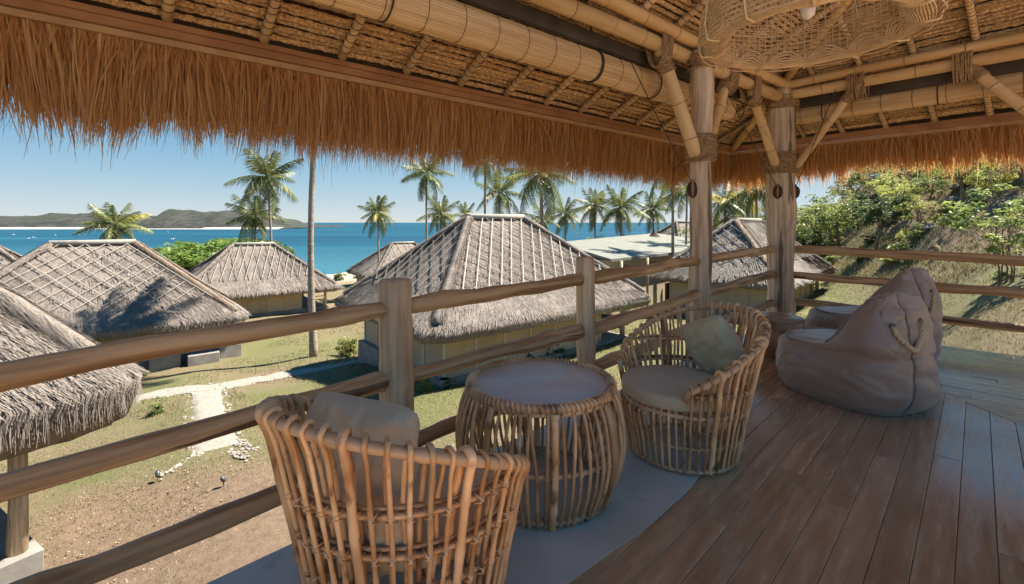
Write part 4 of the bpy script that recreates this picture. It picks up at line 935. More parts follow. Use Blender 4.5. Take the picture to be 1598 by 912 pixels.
# polished concrete strip with its curved edge
gp = lambda x, y: Vector(((x - CX) * CAMZ / (y - HY), F * CAMZ / (y - HY)))
cv = [(100, 2400), (350, 1700), (560, 1300), (700, 1120), (790, 990), (850, 935), (885, 912), (940, 872), (1000, 830), (1045, 792), (1080, 758), (1108, 715), (1128, 670), (1142, 630), (1150, 600), (1150, 575)]
cpts = [gp(*c) for c in cv]
sm = []
for i in range(len(cpts) - 1):
    p0, p1, p2, p3 = cpts[max(i - 1, 0)], cpts[i], cpts[i + 1], cpts[min(i + 2, len(cpts) - 1)]
    for t in np.linspace(0, 1, 8, endpoint=False):
        sm.append(.5 * ((2 * p1) + (p2 - p0) * t + (2 * p0 - 5 * p1 + 4 * p2 - p3) * t * t + (3 * p1 - p0 - 3 * p2 + p3) * t ** 3))
sm.append(cpts[-1])
V = []; 
for p in sm:
    u_ = p.dot(U2); e = U2 * u_ + V2 * (VE + .03)
    V += [(p.x, p.y, -.01), (p.x, p.y, .0045), (e.x, e.y, .0045), (e.x, e.y, -.16)]
n = len(sm); Fc = []
for i in range(n - 1):
    for j in range(3): Fc.append((4 * i + j, 4 * i + 4 + j, 4 * i + 5 + j, 4 * i + 1 + j))
Fc = [tuple(reversed(f_)) for f_ in Fc]
tag(place('concrete_strip', mesh('concrete_strip', V, Fc, MT['concrete'], False)), kind='structure')

# ---------------------------------------------------------------- log fence
def wobble(a, b_, n, amp, seed, sag=0):
    a, b_ = Vector(a), Vector(b_); out = []
    for i in range(n + 1):
        t = i / n; p = a.lerp(b_, t); k = math.sin(math.pi * t) ** .3 if 0 < t < 1 else 0
        p = p + Vector((mn.noise(Vector((t * 3.0, seed, 0))), mn.noise(Vector((t * 3.0, seed, 5))), mn.noise(Vector((t * 3.5, seed, 9))) * 1.3)) * amp * k; p.z += sag * math.sin(math.pi * t)
        out.append(p)
    return out
def logmesh(pts, r0, r1, seed, n=12, knots=0, kn=.15):
    b = MB(); k = len(pts); random.seed(seed); rr = []
    kn_ = [random.random() for _ in range(knots)]
    for i in range(k):
        t = i / (k - 1); r_ = r0 + (r1 - r0) * t; r_ *= 1 + .08 * mn.noise(Vector((t * 7, seed * 1.7, 0))) + sum(kn * math.exp(-((t - q_) * k / 1.6) ** 2) for q_ in kn_)
        rr.append(r_)
    b.tube(pts, rr, n)
    nv = len(b.v); V = []
    for i in range(nv):
        p = Vector(b.v[i]); c = pts[i // n]; d = (p - c); V.append(p + d * (.10 * mn.noise(p * 9) + .05 * mn.noise(p * 30)))
    b.v = [tuple(p) for p in V]
    return b
fence = thing('log_fence', 'rustic three rail log fence running along the sea side and right edge of the deck', 'fence')
fl = 1.345 + .02 # placeholder, real line is computed below
def fp(x, z, off=0.0):      # point of the sea side fence line seen at photo column x
    r_ = (x - CX) / F; v0 = 1.90 if x < 1000 else 1.90 - .07 * min(1, (x - 1000) / 94); v0 += off
    Y = v0 / .7071 / (1 - r_); return Vector((r_ * Y, Y, z))
def rail(a, b_, r0, r1, seed, knots=2, amp=.03, sag=0, n=26):
    L_ = (Vector(b_) - Vector(a)).length; x = (Vector(b_) - Vector(a)).normalized(); y = UP.cross(x).normalized(); m = Matrix((x, y, x.cross(y))).transposed()
    k_ = max(2, int(knots * 1.5)); mb_ = logmesh(wobble((0, 0, 0), (L_, 0, 0), int(max(24, L_ / .07)), amp * .55, seed, sag), r0, r1, seed, 14, k_, .16)
    return place('rail', mb_.me('rail', MT['rail']), fence, a, m.to_euler())
lx = -420
# segments: (photo x start, x end), z of the axis at both ends, radii
p_l = fp(lx, 0)
def seg(x0, x1, z0, z1, r0, r1, seed, knots=2, amp=.025, sag=0): rail(fp(x0, z0), fp(x1, z1), r0, r1, seed, knots, amp, sag)
seg(-300, 604, .815, .855, .040, .036, 1, 1, .012, .01); seg(-300, 604, .510, .535, .040, .036, 2, 1, .012, .01); seg(-300, 604, .195, .212, .040, .036, 3, 1, .012)
seg(634, 904, .855, .865, .036, .040, 4, 3, .03); seg(634, 904, .535, .52, .034, .040, 5, 4, .05); seg(634, 904, .21, .25, .036, .040, 6, 2, .03)
seg(924, 1090, .865, .898, .040, .042, 7, 3, .03); seg(924, 1090, .51, .585, .040, .044, 8, 3, .04); seg(924, 1090, .245, .30, .040, .042, 9, 3, .05)
seg(1098, 1214, .90, .92, .042, .046, 10, 2, .03); seg(1098, 1214, .585, .61, .044, .048, 11, 2, .04); seg(1098, 1214, .27, .25, .042, .046, 12, 2, .03)
P2 = Vector((3.35, 5.85, 0)); P1 = Vector((1.747, 4.335, 0))
def fr(x, z): r_ = (x - CX) / F; Y = 9.30 / (1 + r_); return Vector((r_ * Y, Y, z))
rail(fr(1222, .915), fr(1900, .875), .05, .048, 20, 3, .03); rail(fr(1222, .60), fr(1900, .56), .045, .045, 21, 3, .06); rail(fr(1222, .27), fr(1900, .22), .042, .042, 22, 2, .05)
def fpost(x, ztop, r_, seed):
    p = fp(x, 0, .0); pts = [p + UP * z + Vector((.004 * math.sin(z * 5), 0, 0)) for z in np.linspace(-.5, ztop - .012, 14)]
    b = logmesh(pts, r_ * 1.02, r_ * .98, seed, 20, 1, .05)
    n = len(b.v); b2 = b.v[-20:]; c = pts[-1]; b.add([c + (Vector(q_) - c) * .88 + UP * .014 for q_ in b2], []); 
    for i in range(20): b.f.append((n - 20 + i, n - 20 + (i + 1) % 20, n + (i + 1) % 20, n + i))
    b.f.append(tuple(range(n, n + 20)))
    b.build('fence_post', MT['log'], fence)
fpost(618, .985, .078, 31); fpost(914, 1.012, .064, 32); fpost(-330, .98, .078, 33)
o = MB(); 
# ---------------------------------------------------------------- roof frame directions
UR = Vector((.769, .639, 0)).normalized(); VR = Vector((-UR.y, UR.x, 0))
RC = Vector((3.50, 7.50, 0)); cu, cvv = RC.dot(UR), RC.dot(VR)
def ro(s, d, z): return UR * (cu - s) + VR * (cvv - d) + UP * z      # s metres back from the right eave, d metres in from the left eave
ZF = 2.367; SL = .48; ZC = 2.44
def post(name, base, ztop, r0, r1, seed, label, mat='greylog', zb=0.0):
    pts = [base + UP * z + Vector((.03 * mn.noise(Vector((z, seed, 0))), .02 * mn.noise(Vector((z, seed, 4))), 0)) for z in np.linspace(zb, ztop, 30)]
    o = logmesh(pts, r0, r1, seed, 20, 4, .08).build('log_post', MT[mat]); tag(o, label, 'post'); return pts
post('P1', P1, 2.83, .110, .095, 41, 'thinner gnarled log post left of the corner, carrying the roof', zb=-1.4)
post('P2', P2, 2.93, .155, .150, 42, 'thick pale log post at the corner of the deck beside the stump table', zb=-1.4)
P3 = ro(cu - (UR * 6.2 + 0 * VR).dot(UR) , 0, 0); P3 = Vector((4.95, 3.93, 0)); P0 = Vector((-2.0, .75, 0))
post('P3', P3, 2.93, .13, .12, 43, 'log post beyond the right frame edge holding the right roof beams', zb=-1.4)

roof = thing('villa_roof', 'underside of the thatched villa roof overhead with bamboo rafters and hanging fringe', 'roof')
SMAX, DMAX = 13.5, 3.75
# thatch rolls
def rollmesh(L_, seed, r_=.0205):
    n = max(4, int(L_ / .034)); m = 5
    xs = np.linspace(0, L_, n); a = np.linspace(math.pi * .95, math.pi * 2.05, m)
    rs = np.random.default_rng(seed); rad = r_ * (1 + .30 * (rs.random(n) - .5) + .12 * np.sin(xs * 70 + seed)); ph = .006 * np.cumsum(rs.normal(0, .3, n)) ; ph -= np.linspace(ph[0], ph[-1], n)
    V = np.zeros((n, m, 3)); V[:, :, 0] = xs[:, None] + rs.normal(0, .003, (n, m)); V[:, :, 1] = np.cos(a)[None] * rad[:, None]; V[:, :, 2] = np.sin(a)[None] * (rad * 1.1)[:, None] + np.clip(ph, -.02, .02)[:, None] + rs.normal(0, .0015, (n, m))
    i = np.arange(n * m).reshape(n, m); Q = np.stack([i[:-1, :-1].ravel(), i[1:, :-1].ravel(), i[1:, 1:].ravel(), i[:-1, 1:].ravel()], 1)
    return npmesh('thatch_roll', V.reshape(-1, 3), Q, MT['roll'], False)
def orientm(x, zhint):
    x = Vector(x).normalized(); y = Vector(zhint).cross(x).normalized(); z = x.cross(y); return Matrix((x, y, z)).transposed()
d = .05; i = 0
nL = (UP * 1 + VR * SL).normalized(); nRt = (UP + UR * SL).normalized()
while d < 3.5:
    for side in (0, 1):
        if side == 0: A, B = ro(d, d, ZC + .045 + SL * d), ro(9.8, d, ZC + .045 + SL * d); hint = nL
        else: A, B = ro(d, 5.0, ZC + .045 + SL * d), ro(d, d, ZC + .045 + SL * d); hint = nRt
        m = rollmesh((B - A).length, i * 2 + side); o = place('thatch_roll', m, roof, A, orientm(B - A, hint).to_euler())
    i += 1; d += .046
# stray straws hanging from the ceiling
b = MB(); random.seed(9)
for _ in range(700):
    if random.random() < .65: d = random.uniform(.1, 2.2); s = random.uniform(d, 9)
    else: s = random.uniform(.1, 2); d = random.uniform(s, 6.5)
    dd = min(d, s); p = ro(s, d, ZC + .012 + SL * dd); q_ = p + Vector((random.gauss(0, .03), random.gauss(0, .03), -random.uniform(.005, .035))); w_ = Vector((random.gauss(0, 1), random.gauss(0, 1), 0)).normalized() * .0012
    b.add([p - w_, p + w_, q_ + w_, q_ - w_], [(0, 1, 2, 3)])
o = b.build('stray_straw', MT['straw'], roof, False); o['kind'] = 'stuff'
# covering slab
def slabface(pts, th):
    up = [p + UP * .12 for p in pts]; tp = [p + UP * (.12 + th) for p in pts]; n = len(pts)
    V = up + tp; Fc = [tuple(range(n)), tuple(range(2 * n - 1, n - 1, -1))] + [(i, n + i, n + (i + 1) % n, (i + 1) % n) for i in range(n)]
    return V, Fc
b = MB(); zt = ZC + SL * DMAX
b.add(*slabface([ro(-.3, -.3, ZC - .154), ro(9.8, -.3, ZC - .154), ro(9.8, DMAX, zt), ro(DMAX, DMAX, zt)], .22))
b.add(*slabface([ro(-.3, -.3, ZC - .154), ro(DMAX, DMAX, zt), ro(DMAX, 5.0, zt), ro(-.3, 5.0, ZC - .154)], .22))
b.build('thatch_cover', MT['slab'], roof, False)
# fascia boards
for side in (0, 1):
    A, B = (ro(.0, .0, 0), ro(9.8, 0, 0)) if side == 0 else (ro(0, 0, 0), ro(0, 5.0, 0)); inn = -VR if side == 0 else -UR
    for nm_, z0, z1, t0, t1, mt in (('fascia_board', ZF - .005, ZF + .085, .0, .045, 'fascia'), ('fascia_trim', ZF - .045, ZF - .008, -.03, .012, 'fasciatrim'), ('fascia_batten', ZF + .04, ZF + .075, .05, .075, 'fascia')):
        e = (UR if side == 0 else VR); a0, b0 = A + inn * t0, B + inn * t0; a1, b1 = A + inn * t1 - e * t1, B + inn * t1
        V = [a0 + UP * z0, b0 + UP * z0, b1 + UP * z0, a1 + UP * z0, a0 + UP * z1, b0 + UP * z1, b1 + UP * z1, a1 + UP * z1]
        MB().add(V, [(0, 3, 2, 1), (4, 5, 6, 7), (0, 1, 5, 4), (1, 2, 6, 5), (2, 3, 7, 6), (3, 0, 4, 7)]).build(nm_, MT[mt], roof, False)
# rafters with cord rings, one shared mesh
RL = 3.6
bR = MB(); pts = [Vector((x, 0, .004 * math.sin(x * 3))) for x in np.linspace(0, RL, 30)]; bR.tube(pts, [.031 + .002 * math.sin(x * 9) for x in range(30)], 10); ME_R = bR.me('rafter', MT['rafter'])
bC = MB(); random.seed(3)
x = .07
while x < RL - .05: bC.ring((x, 0, .004 * math.sin(x * 3)), (1, random.uniform(-.25, .1), random.uniform(-.2, .2)), .0332, .003, 14, 4); x += .054
ME_C = bC.me('binding', MT['cord'])
def rafter(A, B_dir, hint, L_=RL):
    o = place('rafter', ME_R, roof, A, orientm(B_dir, hint).to_euler(), (L_ / RL, 1, 1)); c = place('binding', ME_C, None); c.parent = o; c['kind'] = 'stuff'
for k in range(-1, 17):
    s = 1.10 + .515 * k if k > 1 else 1.14 + .5 * k
    if s < .2: continue
    A = ro(s, .10, ZC + SL * .10 - .035); L_ = min(3.9, max(.3, (s - .12) * math.hypot(1, SL)));  rafter(A, -VR + UP * SL, nL, L_)
for k in range(0, 10):
    d = .62 + .46 * k; A = ro(.10, d, ZC + SL * .10 - .035); L_ = min(3.9, (d - .12) * math.hypot(1, SL)); rafter(A, -UR + UP * SL, nRt, L_)
b = MB(); A = ro(.06, .06, ZC - .03); B = ro(4.4, 4.4, ZC + SL * 4.4 - .06); b.tube([A, A.lerp(B, .5), B], .05, 10); b.build('hip_rafter', MT['bamboo'], roof)
# outer rafter end screws: bamboo plates, two stacked each side
def bamboo(name, A, B, r_, parent, seed, node=.34, mat='bamboo', n=14):
    A, B = Vector(A), Vector(B); L_ = (B - A).length; random.seed(seed); k = max(2, int(L_ / .055)); nodes = []; x = random.uniform(.1, node)
    while x < L_: nodes.append(x); x += node * random.uniform(.85, 1.15)
    b = MB(); pts, rr = [], []
    bow = (B - A).cross(UP); bow = bow.normalized() if bow.length > .01 else Vector((1, 0, 0))
    for i in range(k + 1):
        x = L_ * i / k; pts.append(Vector((x, .006 * math.sin(x * 1.3 + seed), .006 * math.cos(x * 1.7 + seed)))); rr.append(r_ * (1 + .04 * math.sin(x * 2 + seed)))
    xs = sorted([(p.x, 0) for p in pts] + [(q_ + dx, 1 if dx == 0 else 2) for q_ in nodes for dx in (-.012, 0, .012)])
    pts = [Vector((x, .006 * math.sin(x * 1.3 + seed), .006 * math.cos(x * 1.7 + seed))) for x, _ in xs]; rr = [r_ * (1.055 if t == 1 else .99) for x, t in xs]
    b.tube(pts, rr, n); o = place(name, b.me(name, MT[mat]), parent, A, orientm(B - A, UP if abs((B - A).normalized().z) < .95 else UR).to_euler())
    nb = MB()
    for q_ in nodes: nb.ring((q_ + .006, .006 * math.sin(q_ * 1.3 + seed), .006 * math.cos(q_ * 1.7 + seed)), (1, 0, 0), r_ * 1.03, .0035, 16, 4)
    c = place('bamboo_node', nb.me('bamboo_node', MT['bamboo_node']), None); c['kind'] = 'stuff'
    if o.parent is not None: c.parent = o
    else: c.parent = o
    return o
pd = 1.20
bamboo('wall_plate', ro(11, pd + .0, 2.80), ro(pd - .12, pd, 2.79), .064, roof, 1, .42)
bamboo('wall_plate', ro(11, pd + .06, 2.925), ro(pd - .05, pd + .06, 2.925), .056, roof, 2, .42)
bamboo('wall_plate', ro(pd, 7, 2.80), ro(pd, pd + .10, 2.80), .060, roof, 3, .40)
bamboo('wall_plate', ro(pd + .05, 7, 2.92), ro(pd + .05, pd, 2.92), .050, roof, 4, .45)
bamboo('wall_plate', ro(pd - .05, 7, 2.99), ro(pd - .05, pd + .2, 2.99), .026, roof, 5, .5)
def wrap(b, c, axis, r_, L_, n, rt, r2=None, jit=.06):
    axis = Vector(axis).normalized(); c = Vector(c)
    for i in range(n):
        p = c + axis * (L_ * ((i + .5) / n - .5)) ; ax = (axis + Vector((random.gauss(0, jit), random.gauss(0, jit), random.gauss(0, jit)))).normalized()
        b.ring(p, ax, r_ * random.uniform(.98, 1.03), rt, 22, 5, (r2 * random.uniform(.98, 1.02)) if r2 else None)
def brace(A, B, r_, seed, label, plate_dir, top_w=.16):
    o = bamboo('bamboo_brace', A, B, r_, None, seed, .33); tag(o, label, 'brace', 'bamboo knee braces between posts and roof beams')
    b = MB(); random.seed(seed); Bv = Vector(B); dn = (Vector(A) - Bv).normalized()
    wrap(b, Bv + UP * .035, plate_dir, .085, top_w, 13, .006, .20, .05)
    wrap(b, Bv + dn * .13, dn, r_ * 1.22, .16, 12, .0065)
    l = place('lashing', b.me('lashing', MT['lash']), None); l.parent = o; l.matrix_parent_inverse = (Matrix.Translation(o.location) @ o.rotation_euler.to_matrix().to_4x4()).inverted()
brace(P1 + UR * -.10 + UP * 1.86, ro(cu - 3.62, pd, 2.76), .060, 51, 'thick bamboo brace leaning left from the first log post to the roof beam', UR)
brace(P1 + UR * .10 + UP * 1.90, ro(cu - 4.86, pd, 2.76), .050, 52, 'bamboo brace leaning right from the first log post', UR)
brace(P2 - UR * .14 + UP * 1.95, ro(cu - 5.42, pd, 2.74), .052, 53, 'bamboo brace on the left of the corner post', UR)
brace(P2 - VR * .17 + UP * 1.93, ro(pd, cvv - 1.553, 2.78), .045, 54, 'bamboo brace rising right from the corner post to the right hand beam', VR)
brace(P3 + VR * .14 + UP * 1.90, ro(pd, cvv - .698, 2.78), .050, 55, 'bamboo brace coming in from the right frame edge up to the beam', VR)
for Pq, r_, z, lbl in ((P1, .118, 1.93, 'first'), (P2, .172, 1.97, 'corner'), (P3, .14, 1.93, 'right hand')):
    b = MB(); random.seed(int(z * 100)); wrap(b, Pq + UP * z, UP, r_ * 1.12, .24, 17, .008, None, .05)
    b.tube([Pq + UP * (z - .12), Pq + UP * (z + .12)], r_ * 1.10, 18); tag(b.build('fibre_lashing', MT['lash']), 'brown fibre lashing wound round the %s log post below its braces' % lbl, 'lashing')
for Pq, r_, lbl in ((P1, .108, 'first'), (P2, .158, 'corner')):
    b = MB(); random.seed(5); wrap(b, Pq + UP * 2.72, UP, r_ * 1.06, .12, 9, .008); tag(b.build('fibre_lashing', MT['lash']), 'fibre lashing tying the top of the %s log post to the bamboo beams' % lbl, 'lashing')
# wood cleats and pull cords
def cleat(p, s, label):
    b = MB(); V = []
    p = Vector(p); out = (Vector((0, 0, 0)) - Vector((p.x, p.y, 0))).normalized(); sidev = UP.cross(out)
    for i in range(7):
        t = -1 + 2 * i / 6; w_ = math.sqrt(max(0.02, 1 - t * t))
        for j in range(8):
            a = j * math.pi / 4; V.append(p + UP * t * .075 * s + sidev * math.cos(a) * .045 * s * w_ + out * (math.sin(a) * .02 * w_ * s + .01))
    b.add(V, [(i * 8 + j, i * 8 + (j + 1) % 8, i * 8 + 8 + (j + 1) % 8, i * 8 + 8 + j) for i in range(6) for j in range(8)])
    o = b.build('wood_cleat', MT['cord']); tag(o, label, 'cleat', 'dark wooden cleats on the log posts')
    b = MB(); b.tube([p + out * .035 + UP * .08 * s, p + out * .045, p + out * .03 - UP * .07 * s], [.008, .014, .006], 6); b.build('cord_coil', MT['fascia'], o)
def toward(P_, r_, z, side=0): 
    d_ = Vector((-P_.x, -P_.y, 0)).normalized(); s_ = UP.cross(d_); return Vector((P_.x, P_.y, 0)) + (d_ * math.cos(side) + s_ * math.sin(side)) * r_ + UP * z
c1 = toward(P1, .105, 1.55, -.75); c2 = toward(P2, .155, 1.62, -.2); c3 = toward(P2, .155, 1.62, 1.5)
cleat(c1, 1.1, 'dark wooden cleat high on the first log post'); cleat(c2, 1.2, 'dark wooden cleat on the front of the corner post'); cleat(c3, 1.15, 'dark wooden cleat on the right flank of the corner post')
# rolled bamboo blinds
def blind(A, B, r_, label, seed, rings):
    A, B = Vector(A), Vector(B); L_ = (B - A).length; n = 84; b = MB(); random.seed(seed)
    K = 14; V = []
    for i in range(K + 1):
        x = L_ * i / K
        for j in range(n):
            a = 2 * math.pi * j / n; rr = r_ * (1 - .035 * (j % 2)) * (1.0 + .02 * math.sin(a * 3 + x)); V.append((x, math.cos(a) * rr * .92, math.sin(a) * rr * 1.08))
    b.add(V, [(i * n + j, i * n + (j + 1) % n, (i + 1) * n + (j + 1) % n, (i + 1) * n + j) for i in range(K) for j in range(n)] + [tuple(range(n - 1, -1, -1)), tuple(range(K * n, K * n + n))])
    root = thing('rolled_blind', label, 'blind', (0, 0, 0), 'rolled up bamboo blinds')
    place('roll', b.me('roll', MT['blind'], False), root)
    c = MB(); x = .12
    while x < L_: c.ring((x, 0, 0), (1, 0, 0), r_ * .95, .0022, 28, 4, r_ * 1.10); x += .27
    place('slat_thread', c.me('slat_thread', MT['cord']), root)
    for k_, (x, w_) in enumerate(rings):
        c = MB(); c.ring((x, 0, 0), (1, .06, 0), r_ * 1.0, .006 * w_, 28, 5, r_ * 1.14); c.tube([(x, 0, r_ * 1.1), (x, .02, r_ * 1.1 + .28)], .004 * w_, 5); place('pull_cord', c.me('pull_cord', MT['cord']), root)
    root.location = A; root.rotation_euler = orientm(B - A, UP).to_euler()
def rollpt(s, d, z): return ro(s, d, z)
blind(ro(10.5, .93, 2.565), ro(cu - 5.42, .93, 2.565), .118, 'long rolled bamboo blind hanging under the left eave rafters', 1, [(6.05, 2.0), (6.9, 1), (7.5, 1), (8.6, 1), (4.2, 1)])
blind(ro(.88, cvv - 2.33, 2.60), ro(.88, 7.0, 2.58), .092, 'rolled bamboo blind under the right hand eave rafters', 2, [(.35, 1), (1.4, 1), (2.6, 1)])
for a_, b_, lbl in ((ro(10.5, 1.02, 2.73), ro(cu - 5.5, 1.02, 2.73), 'left'), (ro(.98, cvv - 2.2, 2.73), ro(.98, 7, 2.73), 'right')):
    m = orientm(b_ - a_, UP); b = MB(); b.bevbox((a_ + b_) / 2, ((b_ - a_).length, .05, .11), .004, m); tag(b.build('blind_head_rail', MT['darkcanvas'], None, False), 'dark head rail above the rolled blind on the %s side' % lbl, 'head rail')
def cordline(a, b_, label, sag=.02):
    b = MB(); a, b_ = Vector(a), Vector(b_); b.tube([a.lerp(b_, t) - UP * sag * math.sin(math.pi * t) for t in np.linspace(0, 1, 9)], .0045, 5); tag(b.build('pull_cord', MT['cord']), label, 'cord', 'blind pull cords tied to the cleats')
cordline(px(985, 98, 3.9), c1 + UP * .05, 'dark cord running from the left blind down to the first log post'); cordline(px(1140, 155, 4.9), c2 + UP * .05, 'dark cord running from the blind end to the front cleat of the corner post'); cordline(px(1304, 140, 5.2), c3 + UP * .05, 'dark cord running from the right blind to the flank of the corner post')
cordline(px(1050, 268, 4.6), px(1075, 240, 4.4), 'short stray cord beside the first log post', 0)

# fringe strands
def fringe(n, side, seed, smin, smax):
    g = np.random.default_rng(seed); s = g.uniform(smin, smax, n)
    u_, v_ = np.array(UR), np.array(VR)
    out = v_ if side == 0 else u_; al = u_ if side == 0 else v_
    base = np.array(RC)[None] - (al[None] * s[:, None]); 
    lay_ = g.uniform(0, 1, n) ** .8; base = base + out[None] * (.01 + .16 * lay_)[:, None]; base[:, 2] = ZF - .035 + .05 * lay_ * 0 + .02 * g.random(n)
    l = g.normal(.50 if side == 0 else .38, .055, n) + (.12 * np.clip(1 - s / 1.6, 0, 1) if side else 0) + .10 * (g.random(n) < .1) * g.random(n) * 1.6 + .02 * np.sin(s * 5.3) + .015 * np.sin(s * 17)
    short = g.random(n) < .15; l[short] *= g.uniform(.3, .8, short.sum())
    lean = g.normal(0, .07, n) + .05 * np.sin(s * 9 + seed) ; outl = g.normal(.16, .07, n)
    stray = g.random(n) < .02; lean[stray] *= 5; 
    d = np.stack([out[0] * outl + al[0] * lean, out[1] * outl + al[1] * lean, -np.ones(n)], 1); d /= np.linalg.norm(d, axis=1)[:, None]
    cid = np.floor(s * 16 + .6 * np.sin(s * 7)); ch_ = np.modf(np.abs(np.sin(cid * 12.9898 + seed) * 43758.5453))[0]; ch2_ = np.modf(np.abs(np.sin(cid * 78.233 + seed) * 12543.123))[0]
    sc_ = (cid + .5) / 16; pull = np.clip(sc_ - s, -.05, .05) * .75; l = l * (1 + .22 * (ch_ - .5)); lean = lean * .7 - pull / .5 + (ch2_ - .5) * .16
    d = np.stack([out[0] * outl + al[0] * lean, out[1] * outl + al[1] * lean, -np.ones(n)], 1); d /= np.linalg.norm(d, axis=1)[:, None]
    curl = g.normal(0, .035, (n, 2)); K = 4; w = np.where(g.random(n) < .12, g.uniform(.005, .0085, n), g.uniform(.002, .0048, n)); tw = g.uniform(-.5, .5, n)
    wa = al[None] * np.cos(tw)[:, None] + out[None] * np.sin(tw)[:, None]
    P_ = []
    for k_ in range(K + 1):
        t = k_ / K; c = base + d * (l * t)[:, None] + al[None] * (curl[:, 0] * math.sin(t * 2.6))[:, None] + out[None] * (curl[:, 1] * math.sin(t * 2.2))[:, None]
        ww = (w * (1 - .85 * t ** 2.5))[:, None] * wa; P_ += [c - ww, c + ww]
    V = np.stack(P_, 1).reshape(-1, 3); m = 2 * (K + 1); i0 = (np.arange(n) * m)[:, None]
    Q = np.concatenate([np.stack([i0 + 2 * k_, i0 + 2 * k_ + 1, i0 + 2 * k_ + 3, i0 + 2 * k_ + 2], 2).reshape(-1, 4) for k_ in range(K)])
    var = np.clip(g.beta(2.2, 2.2, n), 0, 1); o = place('thatch_fringe', npmesh('thatch_fringe', V, Q, MT['fringe'], False, np.repeat(var, m)), roof); o['kind'] = 'stuff'
fringe(25000, 0, 1, -.12, 9.8); fringe(11000, 1, 2, -.12, 5.0)

# ---------------------------------------------------------------- pendant lamp
lamp = thing('pendant_lamp', 'big woven rattan pendant lamp hanging at the top right of the picture', 'lamp', (0, 0, 0))
def lampP(r_, z, a): return Vector((math.cos(a) * r_, math.sin(a) * r_, z))
NR = 12
def scal(a, z): return 1
b = MB()      # outer flared wall: horizontal strands gathered at ribs
for k in range(18):
    t = k / 17
    pts = []
    for j in range(96):
        a = 2 * math.pi * j / 96; g_ = abs(math.sin(a * NR / 2))      # 0 at ribs
        zz_ = .02 + .20 * t + .0 * g_; rr_ = .50 - .02 * (t * 2 - .3) ** 2 - .012 * (1 - g_)
        pts.append(lampP(rr_, zz_ + (.012 * g_ * (k % 2 - .5)), a))
    b.tube(pts, .0034, 4, closed=True)
o = b.build('outer_weave', MT['lamp'], lamp)
b = MB()      # inturned bottom band
for k in range(11):
    t = k / 10; pts = []
    for j in range(96):
        a = 2 * math.pi * j / 96; g_ = abs(math.sin(a * NR / 2)) ** 1.2
        r_ = .495 - (.03 + .12 * t) * (.78 + .22 * g_); z_ = .02 - .03 * math.sin(t * 2.2) + .05 * t * t * g_ + .03 * t
        pts.append(lampP(r_, z_, a))
    b.tube(pts, .0034, 4, closed=True)
b.build('bottom_weave', MT['lamp'], lamp)
for k in range(NR):
    a = 2 * math.pi * k / NR; b = MB(); b.tube([lampP(.37, .06, a), lampP(.44, .005, a), lampP(.49, .01, a), lampP(.505, .08, a), lampP(.49, .22, a), lampP(.40, .42, a), lampP(.24, .55, a)], .0055, 6); b.build('rib', MT['lamp'], lamp)
b = MB()      # inner lattice shade
for k in range(84):
    a = 2 * math.pi * k / 84; b.tube([lampP(.46, .03, a), lampP(.44, .26, a), lampP(.34, .44, a), lampP(.14, .56, a)], .0030, 4, False)
for k in range(24):
    t = k / 23; z_ = .04 + .5 * t; r_ = np.interp(z_, [.03, .26, .44, .56], [.46, .44, .34, .14]); b.ring((0, 0, z_), (0, 0, 1), r_ - .003, .0022, 64, 4)
b.build('inner_lattice', MT['lamp'], lamp)
b = MB(); b.tube([(0, 0, .56), (0, 0, 1.6)], .006, 6); b.build('cable', MT['cord'], lamp)
b = MB(); b.tube([(0, 0, .56), (0, 0, .30), (0, 0, .24)], [.02, .022, .026], 12); b.build('socket', MT['white'], lamp)
b = MB(); b.tube([(0, 0, .24), (0, 0, .22), (0, 0, .17), (0, 0, .125), (0, 0, .11)], [.018, .024, .036, .028, .008], 16); b.build('bulb', MT['glass'], lamp)
lamp.location = (1.275, 2.02, CAMZ + .775); lamp.scale = (.88, .88, .9)

# ---------------------------------------------------------------- rattan chair
def smooth(pts, n=6):
    pts = [Vector(p) for p in pts]; out = []
    for i in range(len(pts) - 1):
        p0, p1, p2, p3 = pts[max(i - 1, 0)], pts[i], pts[i + 1], pts[min(i + 2, len(pts) - 1)]
        for t in np.linspace(0, 1, n, endpoint=False):
            out.append(.5 * ((2 * p1) + (p2 - p0) * t + (2 * p0 - 5 * p1 + 4 * p2 - p3) * t * t + (3 * p1 - p0 - 3 * p2 + p3) * t ** 3))
    out.append(pts[-1]); return out
def pol(th, r_, z): return Vector((math.sin(th) * r_, math.cos(th) * r_, z))
TH0 = R(52)
def ch_h(th): s = max(0, (abs(th) - TH0) / (math.pi - TH0)); return .47 + .345 * math.sin(s * math.pi / 2) ** 1.05
def ch_R(th): s = max(0, (abs(th) - TH0) / (math.pi - TH0)); return .375 + .085 * math.sin(s * math.pi / 2)
def ch_r(th, z): 
    h = ch_h(th) if abs(th) >= TH0 else .47; return .295 + (ch_R(th) - .295) * min(1.05, z / h) ** 1.15
def noded(pts, r_, seed):
    rr = []; L_ = 0; nxt = .08 + .1 * random.random()
    for i, p in enumerate(pts):
        if i: L_ += (pts[i] - pts[i - 1]).length
        k = 1
        if L_ > nxt: k = 1.22; nxt = L_ + random.uniform(.14, .24)
        rr.append(r_ * k * random.uniform(.96, 1.04))
    return rr
